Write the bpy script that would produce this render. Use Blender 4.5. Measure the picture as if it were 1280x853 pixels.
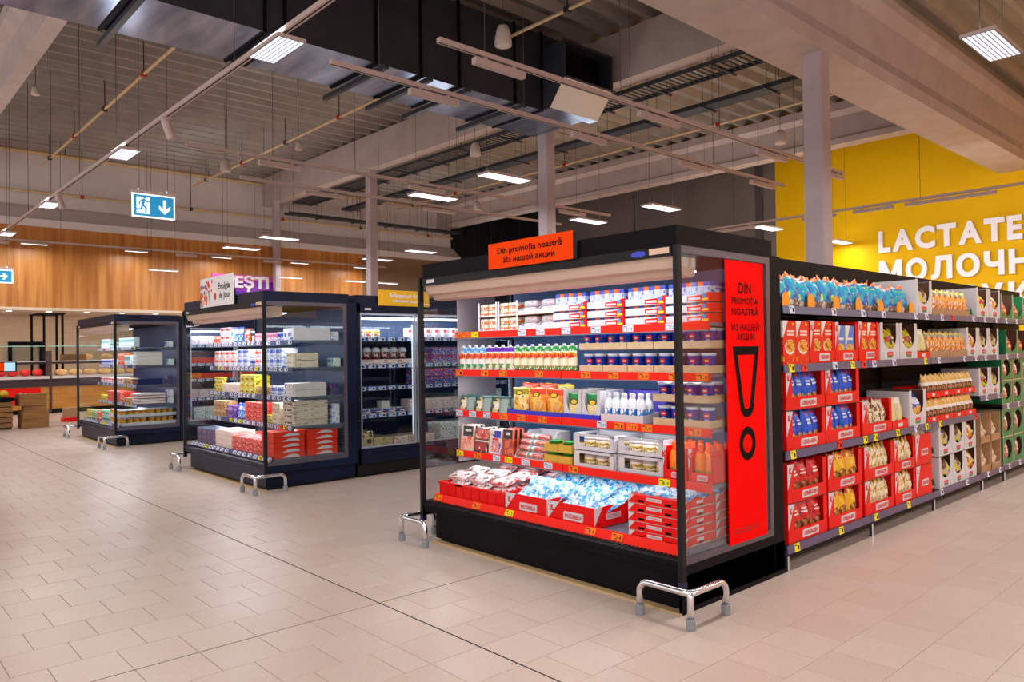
import bpy, math, random
from mathutils import Matrix, Vector
from mathutils.geometry import delaunay_2d_cdt

PI = math.pi
random.seed(7)
scene = bpy.context.scene
COL = scene.collection
for _o in list(bpy.data.objects):
    bpy.data.objects.remove(_o)

def lin(h):
    h = h.lstrip('#')
    out = []
    for i in (0, 2, 4):
        c = int(h[i:i + 2], 16) / 255
        out.append(c / 12.92 if c <= 0.04045 else ((c + 0.055) / 1.055) ** 2.4)
    return (*out, 1.0)

# ------------------------------------------------------------------ camera
YAW, PITCH, ROLL = 0.8321, 0.0128, -0.0145
F_ = Vector((math.cos(YAW) * math.cos(PITCH), math.sin(YAW) * math.cos(PITCH), math.sin(PITCH)))
R_ = Vector((math.sin(YAW), -math.cos(YAW), 0)); U_ = R_.cross(F_)
R2, U2 = R_ * math.cos(ROLL) + U_ * math.sin(ROLL), -R_ * math.sin(ROLL) + U_ * math.cos(ROLL)
cam_data = bpy.data.cameras.new('camera')
cam = bpy.data.objects.new('camera', cam_data); COL.objects.link(cam)
M4 = Matrix((R2, U2, -F_)).transposed().to_4x4()
M4.translation = Vector((-3.5582, -2.5211, 1.5016))
cam.matrix_world = M4
cam_data.sensor_width = 36.0
cam_data.lens = 945.7 / 1280 * 36.0
cam_data.clip_end = 200
scene.camera = cam

# ------------------------------------------------------------------ world, exposure
world = bpy.data.worlds.new('world'); scene.world = world
world.use_nodes = True
bg = world.node_tree.nodes['Background']
bg.inputs[0].default_value = lin('#ded6d2'); bg.inputs[1].default_value = 1.45
vs = scene.view_settings
vs.view_transform = 'Standard'; vs.look = 'None'; vs.gamma = 1.0; vs.use_curve_mapping = False
vs.exposure = 0.42
scene.cycles.use_denoising = True
scene.cycles.max_bounces = 8
scene.cycles.transparent_max_bounces = 12
scene.cycles.glossy_bounces = 3
scene.cycles.caustics_reflective = False
scene.cycles.caustics_refractive = False
LAMP_W = 50.0
UP_W = 8.0          # added upward fill above each luminaire, brightens the roof        # each ceiling luminaire
COOLER_W = 4.2      # canopy light of each open cooler
SHELF_W = 3.2        # added fill under each cooler shelf, not a fitted lamp

# ------------------------------------------------------------------ materials
MATS = {}
def mat(name, col, rough=0.5, metal=0.0, emit=0.0, coat=0.0, spec=0.5):
    if name in MATS: return MATS[name]
    m = bpy.data.materials.new(name); m.use_nodes = True
    b = m.node_tree.nodes['Principled BSDF']
    c = lin(col) if isinstance(col, str) else col
    b.inputs['Base Color'].default_value = c
    b.inputs['Roughness'].default_value = rough
    b.inputs['Metallic'].default_value = metal
    b.inputs['Specular IOR Level'].default_value = spec
    if coat: b.inputs['Coat Weight'].default_value = coat
    if emit:
        b.inputs['Emission Color'].default_value = c; b.inputs['Emission Strength'].default_value = emit
    MATS[name] = m
    return m

class NT:
    """small node-building helper"""
    def __init__(s, m): s.t = m.node_tree; s.n = s.t.nodes; s.l = s.t.links
    def add(s, typ, **kw):
        n = s.n.new(typ)
        for k, v in kw.items(): setattr(n, k, v)
        return n
    def put(s, sock, v):
        if hasattr(v, 'is_output'): s.l.new(v, sock)
        else: sock.default_value = v
    def math(s, op, a, b=0.0, clamp=False):
        n = s.add('ShaderNodeMath', operation=op); n.use_clamp = clamp
        s.put(n.inputs[0], a); s.put(n.inputs[1], b); return n.outputs[0]
    def mix(s, f, a, b):
        n = s.add('ShaderNodeMix', data_type='RGBA')
        s.put(n.inputs['Factor'], f); s.put(n.inputs[6], a); s.put(n.inputs[7], b); return n.outputs[2]
    def band(s, v, lo, hi):
        return s.math('MULTIPLY', s.math('GREATER_THAN', v, lo), s.math('LESS_THAN', v, hi))

def pm(name, base, *layers, rough=0.35, coat=0.0):
    """printed packaging: flat artwork laid over the box of the object (Generated coordinates)"""
    if name in MATS: return MATS[name]
    m = mat(name, base, rough, coat=coat); t = NT(m)
    g = t.add('ShaderNodeTexCoord').outputs['Generated']
    sp = t.add('ShaderNodeSeparateXYZ'); t.l.new(g, sp.inputs[0])
    x, z = sp.outputs[0], sp.outputs[2]
    c = lin(base)
    for L in layers:
        k = L[0]
        if k == 'z': f, col = t.band(z, L[1], L[2]), L[3]
        elif k == 'x': f, col = t.band(x, L[1], L[2]), L[3]
        elif k == 'r':
            f, col = t.math('MULTIPLY', t.band(x, L[1], L[2]), t.band(z, L[3], L[4])), L[5]
        elif k == 'd':
            a = t.math('DIVIDE', t.math('SUBTRACT', x, L[1]), L[3]); b = t.math('DIVIDE', t.math('SUBTRACT', z, L[2]), L[4])
            f = t.math('LESS_THAN', t.math('ADD', t.math('MULTIPLY', a, a), t.math('MULTIPLY', b, b)), 1.0); col = L[5]
        elif k == 'n':
            mp = t.add('ShaderNodeMapping'); mp.inputs['Location'].default_value = (L[4] * 7.3, L[4] * 3.1, L[4] * 1.7)
            t.l.new(g, mp.inputs[0])
            nz = t.add('ShaderNodeTexNoise'); nz.inputs['Scale'].default_value = L[1]; nz.inputs['Detail'].default_value = 1.0
            t.l.new(mp.outputs[0], nz.inputs['Vector'])
            f, col = t.math('GREATER_THAN', nz.outputs['Fac'], L[2]), L[3]
            if len(L) > 5: f = t.math('MULTIPLY', f, t.band(z, L[5], L[6]))
        elif k == 'v':
            mp = t.add('ShaderNodeMapping'); mp.inputs['Location'].default_value = (L[3] * 5.3, L[3] * 2.1, L[3])
            t.l.new(g, mp.inputs[0])
            vo = t.add('ShaderNodeTexVoronoi'); vo.inputs['Scale'].default_value = L[1]; t.l.new(mp.outputs[0], vo.inputs['Vector'])
            s2 = t.add('ShaderNodeSeparateColor'); t.l.new(vo.outputs['Color'], s2.inputs[0])
            rp = t.add('ShaderNodeValToRGB'); rp.color_ramp.interpolation = 'CONSTANT'
            cols = L[2]; el = rp.color_ramp.elements
            while len(el) < len(cols): el.new(0.5)
            for i, cc in enumerate(cols): el[i].position = i / len(cols); el[i].color = lin(cc)
            t.l.new(s2.outputs[0], rp.inputs[0])
            f = t.band(z, L[4], L[5]) if len(L) > 5 else 1.0
            c = t.mix(f, c, rp.outputs[0]); continue
        elif k == 't':   # diagonal corner: white above the line running from (x0,z0) to (x1,z1)
            _, x0, z0, x1, z1, col = L
            e = t.math('ADD', t.math('MULTIPLY', t.math('SUBTRACT', x, x0), z1 - z0), t.math('MULTIPLY', t.math('SUBTRACT', z, z0), -(x1 - x0)))
            f = t.math('LESS_THAN', e, 0.0)
        c = t.mix(f, c, lin(col))
    t.l.new(c, m.node_tree.nodes['Principled BSDF'].inputs['Base Color'])
    return m

def noise_mat(name, c1, c2, scale, rough, stretch=(1, 1, 1), coord='Object', detail=4.0, bump=0.0, metal=0.0, lo=0.35, hi=0.65, speck=None, spec=0.5):
    m = mat(name, c1, rough, metal, spec=spec); t = NT(m); b = t.n['Principled BSDF']
    tc = t.add('ShaderNodeTexCoord'); mp = t.add('ShaderNodeMapping'); mp.inputs['Scale'].default_value = stretch
    t.l.new(tc.outputs[coord], mp.inputs[0])
    nz = t.add('ShaderNodeTexNoise'); nz.inputs['Scale'].default_value = scale; nz.inputs['Detail'].default_value = detail
    t.l.new(mp.outputs[0], nz.inputs['Vector'])
    mr = t.add('ShaderNodeMapRange'); mr.inputs[1].default_value = lo; mr.inputs[2].default_value = hi
    t.l.new(nz.outputs['Fac'], mr.inputs[0])
    c = t.mix(mr.outputs[0], lin(c1), lin(c2))
    if speck:
        vo = t.add('ShaderNodeTexNoise'); vo.inputs['Scale'].default_value = speck[0]; vo.inputs['Detail'].default_value = 1
        t.l.new(mp.outputs[0], vo.inputs['Vector'])
        c = t.mix(t.math('MULTIPLY', t.math('GREATER_THAN', vo.outputs['Fac'], speck[1]), speck[3] if len(speck) > 3 else 1.0), c, lin(speck[2]))
    t.l.new(c, b.inputs['Base Color'])
    if bump:
        bp = t.add('ShaderNodeBump'); bp.inputs['Strength'].default_value = bump; bp.inputs['Distance'].default_value = 0.01
        t.l.new(nz.outputs['Fac'], bp.inputs['Height']); t.l.new(bp.outputs[0], b.inputs['Normal'])
    return m

def glass_mat():
    m = bpy.data.materials.new('clear_glass'); m.use_nodes = True; t = NT(m)
    t.n.remove(t.n['Principled BSDF'])
    tr = t.add('ShaderNodeBsdfTransparent'); tr.inputs[0].default_value = (0.93, 0.955, 0.955, 1)
    gl = t.add('ShaderNodeBsdfGlossy'); gl.inputs['Roughness'].default_value = 0.015
    fr = t.add('ShaderNodeFresnel'); bk = t.add('ShaderNodeNewGeometry').outputs['Backfacing']
    t.l.new(t.math('SUBTRACT', 1.5, t.math('MULTIPLY', bk, 1.5 - 1 / 1.5)), fr.inputs[0])   # same reflectance on both faces
    mx = t.add('ShaderNodeMixShader')
    t.l.new(t.math('MULTIPLY', fr.outputs[0], 1.1, True), mx.inputs[0]); t.l.new(tr.outputs[0], mx.inputs[1]); t.l.new(gl.outputs[0], mx.inputs[2])
    t.l.new(mx.outputs[0], t.n['Material Output'].inputs[0])
    MATS['clear_glass'] = m
    return m
GLASS = glass_mat()

def tile_mat(name, seed_object):
    m = mat(name, '#c3ab9b', 0.33); t = NT(m); b = t.n['Principled BSDF']
    geo = t.add('ShaderNodeNewGeometry')
    rnd = t.add('ShaderNodeObjectInfo').outputs['Random'] if seed_object else geo.outputs['Random Per Island']
    c = t.mix(rnd, lin('#c2ada1'), lin('#c8b5aa'))
    mp = t.add('ShaderNodeMapping'); t.l.new(geo.outputs['Position'], mp.inputs[0])
    n1 = t.add('ShaderNodeTexNoise'); n1.inputs['Scale'].default_value = 95; n1.inputs['Detail'].default_value = 2; t.l.new(mp.outputs[0], n1.inputs['Vector'])
    c = t.mix(t.math('MULTIPLY', t.math('GREATER_THAN', n1.outputs['Fac'], 0.62), 0.35), c, lin('#93796a'))
    n2 = t.add('ShaderNodeTexNoise'); n2.inputs['Scale'].default_value = 1.1; n2.inputs['Detail'].default_value = 3; t.l.new(mp.outputs[0], n2.inputs['Vector'])
    c = t.mix(t.math('MULTIPLY', n2.outputs['Fac'], 0.25), c, lin('#a98c7a'))
    t.l.new(c, b.inputs['Base Color'])
    t.l.new(t.math('ADD', t.math('MULTIPLY', n2.outputs['Fac'], 0.25), 0.22), b.inputs['Roughness'])
    return m
TILE_O = tile_mat('floor_tile', True); TILE_I = tile_mat('floor_tile_joined', False)
GROUT = mat('grout', '#927c6e', 0.8)
BLACK = noise_mat('black_sheet_metal', '#0a080c', '#100d13', 3.0, 0.55, spec=0.1)
NAVY = noise_mat('navy_sheet_metal', '#0a1228', '#111c3a', 2.0, 0.38, spec=0.22)
FRAME = mat('grey_frame', '#5b545f', 0.4, 0.3)
DARK = mat('dark_plastic', '#0e0c10', 0.5, spec=0.3)
INNER = mat('cooler_liner', '#5c84c4', 0.45)
INNERD = mat('cooler_liner_blue', '#243f70', 0.4)
SHELFM = mat('shelf_steel', '#6d7688', 0.4, 0.2)
BEIGE = mat('blind_fabric', '#cdb2a2', 0.6)
CHROME = mat('chrome', '#d9d9de', 0.12, 1.0)
ALU = mat('aluminium', '#b9c3d0', 0.3, 0.6)
FOOT = mat('grey_plastic_foot', '#85888f', 0.5)
RED = mat('carton_red', '#ec0a06', 0.45, spec=0.25)
REDRAIL = mat('rail_red', '#f81e08', 0.45, spec=0.25)
ORANGE = mat('tag_orange', '#ff7a00', 0.5)
YELLOW = mat('tag_yellow', '#f3e000', 0.5)
WHITE = mat('white_card', '#d8d5dc', 0.5)
LAVEN = mat('tag_white', '#dcdcf0', 0.5)
INK = mat('black_ink', '#080608', 0.6, spec=0.08)
REDINK = mat('red_ink', '#d81010', 0.5)
GREENINK = mat('green_ink', '#0d8f50', 0.5)
BLUERAIL = mat('blue_rail', '#4a4d78', 0.35)
KRAFT = noise_mat('kraft_card', '#a9805a', '#b98f66', 30, 0.7)
KRAFTL = noise_mat('kraft_card_light', '#cdb08c', '#d8bd9a', 30, 0.7)
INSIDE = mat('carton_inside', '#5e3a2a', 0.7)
GREYCARD = mat('white_card_inside', '#c3b6b4', 0.6)
CONC = noise_mat('painted_concrete', '#b9a8a4', '#c4b4b0', 2.5, 0.6, speck=(60, 0.72, '#9b8a86', 0.5))
WALLW = noise_mat('white_panel', '#ddd3d3', '#e4dbdb', 1.5, 0.6)
DECK = noise_mat('roof_steel', '#8d8580', '#9a928c', 2.0, 0.42, metal=0.35)
DUCT = noise_mat('galvanised_duct', '#64799f', '#9dabc9', 1.6, 0.24, stretch=(2.5, 0.5, 1), metal=1.0)
DUCTB = noise_mat('duct_black_side', '#23242c', '#2c2e37', 2.0, 0.5)  # near-black colour of the duct sides and hood
PIPE = mat('cream_pipe', '#d8b98a', 0.45)
TRAY = mat('tray_steel', '#3a3d44', 0.5, 0.4)
TRACK = mat('track_white', '#c5b1ad', 0.45)
WIRE = mat('hanger_wire', '#3b3638', 0.6)
REDCLIP = mat('red_clip', '#b02218', 0.5)
LAMP = mat('lamp_panel', '#f4f7ff', 0.4, emit=1.7)
LAMPN = mat('lamp_panel_near', '#eef2ff', 0.4, emit=0.95)
LAMPB = mat('lamp_back', '#777e88', 0.5)
LAMPC = mat('cooler_lamp', '#eaf2ff', 0.4, emit=6.0)
SPOTL = mat('downlight', '#fff3e0', 0.4, emit=5.0)
OCHRE = noise_mat('yellow_wall_paint', '#e6b400', '#ecba00', 1.2, 0.6, spec=0.15)
GREYW = noise_mat('grey_wall_paint', '#6c625f', '#746a66', 1.2, 0.6)
BROWNW = mat('brown_wall_paint', '#86684f', 0.6)
BLACKW = mat('black_wall_panel', '#191820', 0.5)
SIGNO = mat('sign_orange', '#ff4800', 0.6, spec=0.08)
SIGNR = mat('sign_red', '#ff0200', 0.6, spec=0.05)
SIGNY = mat('sign_yellow', '#f7bd02', 0.45)
LETTER = mat('letter_white', '#f2f0f6', 0.4)
EXITB = mat('exit_blue', '#0d86b8', 0.4, emit=0.5)
EXITW = mat('exit_white', '#f4fbff', 0.4, emit=0.8)
COLUMN = noise_mat('column_paint', '#b0a0a6', '#bbabaf', 2.0, 0.55)
WOOD = noise_mat('wood_panel', '#a9652a', '#cb8d48', 5.0, 0.38, stretch=(1.4, 1.4, 0.09), detail=6.0, lo=0.36, hi=0.66)
WOODC = noise_mat('wood_counter', '#b87a2e', '#cf9140', 4.0, 0.45, stretch=(0.3, 1, 3))
CRATEW = noise_mat('crate_wood', '#7b5229', '#94652f', 6.0, 0.6, stretch=(0.4, 1, 3))

# ------------------------------------------------------------------ mesh helpers
_TX = {}
def text_geo(s, res=2, bold=0.0):
    k = (s, res, bold)
    if k in _TX: return _TX[k]
    c = bpy.data.curves.new('lettering', 'FONT'); c.body = s; c.size = 1; c.resolution_u = res; c.offset = bold
    c.fill_mode = 'NONE'
    o = bpy.data.objects.new('lettering', c); me = o.to_mesh()
    v0 = [Vector((p.co.x, p.co.y)) for p in me.vertices]; ed = [tuple(q.vertices) for q in me.edges]
    o.to_mesh_clear(); bpy.data.objects.remove(o); bpy.data.curves.remove(c)
    nx = {}                                    # walk the outlines into loops with a direction
    for i, j in ed: nx.setdefault(i, []).append(j); nx.setdefault(j, []).append(i)
    seen = set(); segs = []; loops = []
    for st in sorted(nx):
        if st in seen: continue
        lp = [st]; seen.add(st)
        while True:
            n_ = [q for q in nx[lp[-1]] if q not in seen]
            if not n_: break
            q = lp[-1] + 1 if lp[-1] + 1 in n_ else n_[0]
            seen.add(q); lp.append(q)
        loops.append(lp)
    if bold:                                   # push every outline outward by the stroke gain
        mv = {}
        def inside(pt, lp):
            r = False
            for p, q in zip(lp, lp[1:] + lp[:1]):
                a, c2 = v0[p], v0[q]
                if (a.y <= pt.y) != (c2.y <= pt.y) and a.x + (pt.y - a.y) / (c2.y - a.y) * (c2.x - a.x) > pt.x: r = not r
            return r
        ars = [sum(v0[p].x * v0[q].y - v0[q].x * v0[p].y for p, q in zip(lp, lp[1:] + lp[:1])) for lp in loops]
        for lp, ar in zip(loops, ars):
            hole = sum(inside(v0[lp[0]], o_) for o_, a2 in zip(loops, ars) if a2 * ar < 0) % 2
            sg = (1 if ar > 0 else -1) * (-1 if hole else 1)
            for a, p, q in zip(lp[-1:] + lp[:-1], lp, lp[1:] + lp[:1]):
                d1 = v0[p] - v0[a]; d2 = v0[q] - v0[p]
                n1 = Vector((d1.y, -d1.x)) * sg; n2 = Vector((d2.y, -d2.x)) * sg
                if n1.length > 1e-9: n1.normalize()
                if n2.length > 1e-9: n2.normalize()
                m = n1 + n2; k = max(0.5, 1 + n1.dot(n2)); mv[p] = m / k * bold
        for p, dd in mv.items(): v0[p] = v0[p] + dd
    segs = [(v0[p], v0[q]) for lp in loops for p, q in zip(lp, lp[1:] + lp[:1])]
    vv, _e, ff, *_r = delaunay_2d_cdt(v0, ed, [], 0, 1e-6)
    f = []
    for t in ff:
        cx = sum(vv[q].x for q in t) / 3; cy = sum(vv[q].y for q in t) / 3; wn = 0
        for p, q in segs:
            if (p.y <= cy) != (q.y <= cy) and p.x + (cy - p.y) / (q.y - p.y) * (q.x - p.x) > cx: wn += 1 if q.y > p.y else -1
        if wn: f.append(tuple(t))
    v = [(p.x, p.y) for p in vv]
    x0 = min(p[0] for p in v); x1 = max(p[0] for p in v); y0 = min(p[1] for p in v); y1 = max(p[1] for p in v)
    _TX[k] = (v, f, x0, x1, y0, y1)
    return _TX[k]

class MB:
    def __init__(s): s.v = []; s.f = []; s.m = []; s.mats = []
    def mi(s, m):
        if m not in s.mats: s.mats.append(m)
        return s.mats.index(m)
    def add(s, vs, fs, m):
        o = len(s.v); s.v += [tuple(p) for p in vs]; i = s.mi(m)
        for f in fs: s.f.append(tuple(a + o for a in f)); s.m.append(i)
        return s
    def box(s, x0, x1, y0, y1, z0, z1, m):
        return s.add([(x0, y0, z0), (x1, y0, z0), (x1, y1, z0), (x0, y1, z0), (x0, y0, z1), (x1, y0, z1), (x1, y1, z1), (x0, y1, z1)],
                     [(3, 2, 1, 0), (4, 5, 6, 7), (0, 1, 5, 4), (1, 2, 6, 5), (2, 3, 7, 6), (3, 0, 4, 7)], m)
    def bbox(s, x0, x1, y0, y1, z0, z1, m, c=0.004):
        """box with chamfered upright and top edges"""
        p = [(x0 + c, y0), (x1 - c, y0), (x1, y0 + c), (x1, y1 - c), (x1 - c, y1), (x0 + c, y1), (x0, y1 - c), (x0, y0 + c)]
        q = [(x0 + 2 * c, y0 + c), (x1 - 2 * c, y0 + c), (x1 - c, y0 + 2 * c), (x1 - c, y1 - 2 * c), (x1 - 2 * c, y1 - c), (x0 + 2 * c, y1 - c), (x0 + c, y1 - 2 * c), (x0 + c, y0 + 2 * c)]
        v = [(a, b, z0) for a, b in p] + [(a, b, z1 - c) for a, b in p] + [(a, b, z1) for a, b in q]
        f = [tuple(range(7, -1, -1)), tuple(range(16, 24))]
        for r in (0, 8):
            for i in range(8): j = (i + 1) % 8; f.append((r + i, r + j, r + 8 + j, r + 8 + i))
        return s.add(v, f, m)
    def prism(s, poly, axis, a0, a1, m):
        """poly: list of 2-D points; axis 'x','y','z' is the extrusion axis; the 2-D axes follow in order"""
        def P(p, a): return {'x': (a, p[0], p[1]), 'y': (p[0], a, p[1]), 'z': (p[0], p[1], a)}[axis]
        n = len(poly); v = [P(p, a0) for p in poly] + [P(p, a1) for p in poly]
        f = [tuple(range(n)), tuple(range(2 * n - 1, n - 1, -1))] + [(i, i + n, (i + 1) % n + n, (i + 1) % n) for i in range(n)]
        return s.add(v, f, m)
    def tube(s, pts, r, m, n=8, cap=True):
        pts = [Vector(p) for p in pts]; rings = []; up = None
        for i, p in enumerate(pts):
            d = (pts[min(i + 1, len(pts) - 1)] - pts[max(i - 1, 0)]).normalized()
            if up is None: up = Vector((0, 0, 1)) if abs(d.z) < 0.9 else Vector((1, 0, 0))
            a = d.cross(up).normalized(); b = a.cross(d).normalized(); up = b
            rings.append([p + (a * math.cos(2 * PI * k / n) + b * math.sin(2 * PI * k / n)) * r for k in range(n)])
        v = [q for rg in rings for q in rg]; f = []
        for i in range(len(pts) - 1):
            for k in range(n): j = (k + 1) % n; f.append((i * n + k, i * n + j, (i + 1) * n + j, (i + 1) * n + k))
        if cap: f += [tuple(range(n - 1, -1, -1)), tuple(range((len(pts) - 1) * n, len(pts) * n))]
        return s.add(v, f, m)
    def lathe(s, prof, m, n=12, cx=0, cy=0):
        v = []; f = []
        for r, z in prof: v += [(cx + r * math.cos(2 * PI * k / n), cy + r * math.sin(2 * PI * k / n), z) for k in range(n)]
        for i in range(len(prof) - 1):
            for k in range(n): j = (k + 1) % n; f.append((i * n + k, i * n + j, (i + 1) * n + j, (i + 1) * n + k))
        f += [tuple(range(n - 1, -1, -1)), tuple(range((len(prof) - 1) * n, len(prof) * n))]
        return s.add(v, f, m)
    def text(s, txt, org, u, w, width=None, height=None, m=None, align='c', res=2, off=0.0012, thick=0.0, bold=0.0):
        v, f, x0, x1, y0, y1 = text_geo(txt, res, bold)
        u = Vector(u); w = Vector(w); nrm = u.cross(w); org = Vector(org)
        sx = (width / (x1 - x0)) if width else None; sy = (height / (y1 - y0)) if height else None
        sx = sx or sy; sy = sy or sx
        ax = x0 if align == 'l' else (x0 + x1) / 2; ay = y0 if align == 'l' else (y0 + y1) / 2
        P = [org + u * ((a - ax) * sx) + w * ((b - ay) * sy) + nrm * (off + thick) for a, b in v]
        s.add(P, f, m)
        if thick:
            Q = [p - nrm * thick for p in P]; cnt = {}
            for fc in f:
                for i in range(len(fc)):
                    e = (fc[i], fc[(i + 1) % len(fc)]); cnt[e] = 1
            ed = [e for e in cnt if (e[1], e[0]) not in cnt]; n = len(P)
            s.add(P + Q, [(b, a, a + n, b + n) for a, b in ed], m)
        return s
    def mesh(s, name, smooth=False):
        me = bpy.data.meshes.new(name); me.from_pydata(s.v, [], s.f)
        for m in s.mats: me.materials.append(m)
        me.polygons.foreach_set('material_index', s.m)
        if smooth: me.polygons.foreach_set('use_smooth', [True] * len(s.f))
        me.update(); return me

def ob(name, mesh, parent=None, loc=(0, 0, 0), rot=(0, 0, 0), label=None, cat=None, group=None, kind=None):
    if isinstance(mesh, MB): mesh = mesh.mesh(name)
    o = bpy.data.objects.new(name, mesh); COL.objects.link(o)
    o.location = loc; o.rotation_euler = rot
    if parent: o.parent = parent
    if label: o['label'] = label
    if cat: o['category'] = cat
    if group: o['group'] = group
    if kind: o['kind'] = kind
    return o
def thing(name, label, cat, loc=(0, 0, 0), rz=0.0, group=None):
    return ob(name, None, None, loc, (0, 0, rz), label, cat, group)
def struct(name, mesh, label=None, parent=None, **k): return ob(name, mesh, parent, label=label, kind='structure' if not parent else None, **k)

ORD = ['first', 'second', 'third', 'fourth', 'fifth', 'sixth', 'seventh', 'eighth', 'ninth', 'tenth', 'eleventh', 'twelfth', 'thirteenth',
       'fourteenth', 'fifteenth', 'sixteenth', 'seventeenth', 'eighteenth', 'nineteenth', 'twentieth']

class Proto:
    """a kind of thing: its own mesh and its parts; put() copies it and its parts, sharing mesh data"""
    def __init__(s, name, mesh, cat, parts=()):
        s.name = name; s.cat = cat
        s.root = bpy.data.objects.new(name, mesh.mesh(name) if isinstance(mesh, MB) else mesh)
        s.parts = []
        for p in parts:
            nm, me, loc = p[0], p[1], p[2]; lab = p[3] if len(p) > 3 else None; subs = p[4] if len(p) > 4 else []
            po = bpy.data.objects.new(nm, me.mesh(nm) if isinstance(me, MB) else me); po.location = loc
            if lab: po['label'] = lab
            ss = []
            for q in subs:
                so = bpy.data.objects.new(q[0], q[1].mesh(q[0]) if isinstance(q[1], MB) else q[1]); so.location = q[2]; ss.append(so)
            s.parts.append((po, ss))
    def put(s, loc, rz, label, group=None, tilt=0.0, roll=0.0, sz=1.0):
        r = s.root.copy(); r.scale = (1, 1, sz); COL.objects.link(r); r.location = loc
        r.rotation_euler = (tilt, roll, rz)
        r['label'] = label; r['category'] = s.cat
        if group: r['group'] = group
        for po, ss in s.parts:
            c = po.copy(); COL.objects.link(c); c.parent = r
            for so in ss:
                d = so.copy(); COL.objects.link(d); d.parent = c
        return r

class Frame:
    """a shelf run: u along the front from the left, v into the depth"""
    def __init__(s, ox, oy, rz): s.o = (ox, oy); s.rz = rz; s.c = round(math.cos(rz)); s.s = round(math.sin(rz))
    def at(s, u, v, z): return (s.o[0] + u * s.c - v * s.s, s.o[1] + u * s.s + v * s.c, z)
    def put(s, p, u, v, z, label, group=None, tilt=0.0, roll=0.0, turn=0.0, sz=1.0):
        return p.put(s.at(u, v, z + 0.07 * abs(math.sin(roll)) + (0.036 * math.sin(abs(tilt)) if abs(tilt) < 0.4 else 0)), s.rz + turn, label, group, tilt, roll, sz)
    def row(s, p, u0, u1, n, v, z, desc, where, group, jit=0.0, dv=0.0, tilt=0.0, turn=0.0):
        """n copies with their centres spread from u0 to u1"""
        for i in range(n):
            u = u0 if n == 1 else u0 + (u1 - u0) * i / (n - 1)
            lab = f'{desc}, {where}' if n == 1 else f'{desc}, {ORD[i]} from left, {where}'
            s.put(p, u, v + dv * random.random(), z, lab, group, tilt, jit * random.uniform(-1, 1), turn + jit * random.uniform(-1, 1))

def area_light(name, parent, loc, sx, sy, power, rot=(0, 0, 0), col=(1, 0.97, 0.93), spread=PI):
    l = bpy.data.lights.new(name, 'AREA'); l.shape = 'RECTANGLE'; l.size = sx; l.size_y = sy; l.energy = power; l.color = col; l.spread = spread
    o = bpy.data.objects.new(name, l); COL.objects.link(o); o.location = loc; o.rotation_euler = rot
    if parent: o.parent = parent
    return o

# ================================================================== floor
def tile_list():
    out = []
    PX, PY, G = 0.303, 0.3135, 0.0015
    for k in range(-15, 48):
        y0 = 1.401 + PY * k
        halfrow = (k % 2 == 0) if k >= 0 else (k % 2 != 0)
        xs = [-1.398, -1.095]
        x = -1.398 - (PX / 2 if halfrow else PX)
        while x > -7: xs.append(x); x -= PX
        x = -1.095 + (PX / 2 if halfrow else PX)
        while x < 13: xs.append(x); x += PX
        xs.sort()
        for a, b in zip(xs[:-1], xs[1:]):
            gl = 0.005 if abs(a + 1.095) < 1e-6 else G; gr = 0.005 if abs(b + 1.095) < 1e-6 else G
            g0 = 0.004 if k == 0 else G; g1 = 0.004 if k == -1 else G
            out.append((a + gl, b - gr, y0 + g0, y0 + PY - g1))
    return out
def in_view(x, y):
    d = Vector((x, y, 0)) - M4.translation; z = d.dot(F_)
    if z < 0.3: return False
    px = 640 + 945.7 * d.dot(R2) / z; py = 426.5 - 945.7 * d.dot(U2) / z
    return -80 < px < 1360 and py < 935
def under_cooler(x0, x1, y0, y1):
    return any(x0 > a and x1 < b and y0 > c and y1 < d for a, b, c, d in ((0.08, 9, 0.04, 2.3), (0.1, 9, 5.5, 7.7), (0.1, 9, 11.2, 13.4)))
fl = MB(); fl.box(-9.5, 19.2, -10.2, 25.2, -0.12, -0.0025, GROUT)
FLOOR = struct('floor', fl, 'beige speckled stoneware floor of small square tiles in running bond')
tl = [t for t in tile_list() if not under_cooler(*t)]
def dist(t): return (Vector(((t[0] + t[1]) / 2, (t[2] + t[3]) / 2, 0)) - M4.translation).length
vis = sorted([t for t in tl if in_view((t[0] + t[1]) / 2, (t[2] + t[3]) / 2)], key=dist)
near, rest = vis[:298], vis[298:]
nearset = set(near); other = [t for t in tl if t not in set(vis)]
_tm = {}
def tile_mesh(w, h):
    k = (round(w, 4), round(h, 4))
    if k not in _tm:
        b = MB(); w2, h2, c = w / 2, h / 2, 0.0012
        b.add([(-w2, -h2, -0.01), (w2, -h2, -0.01), (w2, h2, -0.01), (-w2, h2, -0.01), (-w2, -h2, -c), (w2, -h2, -c), (w2, h2, -c), (-w2, h2, -c),
               (-w2 + c, -h2 + c, 0), (w2 - c, -h2 + c, 0), (w2 - c, h2 - c, 0), (-w2 + c, h2 - c, 0)],
              [(0, 1, 5, 4), (1, 2, 6, 5), (2, 3, 7, 6), (3, 0, 4, 7), (4, 5, 9, 8), (5, 6, 10, 9), (6, 7, 11, 10), (7, 4, 8, 11), (8, 9, 10, 11)], TILE_O)
        _tm[k] = b.mesh('tile')
    return _tm[k]
for t in near:
    ob('tile', tile_mesh(t[1] - t[0], t[3] - t[2]), FLOOR, ((t[0] + t[1]) / 2, (t[2] + t[3]) / 2, random.uniform(-0.0003, 0.0003)))
tb = MB()
for t in rest + other:
    a, b, c, d = t
    tb.add([(a, c, -0.006), (b, c, -0.006), (b, d, -0.006), (a, d, -0.006), (a, c, 0), (b, c, 0), (b, d, 0), (a, d, 0)], [(4, 5, 6, 7), (0, 1, 5, 4), (1, 2, 6, 5), (2, 3, 7, 6), (3, 0, 4, 7)], TILE_I)
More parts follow.
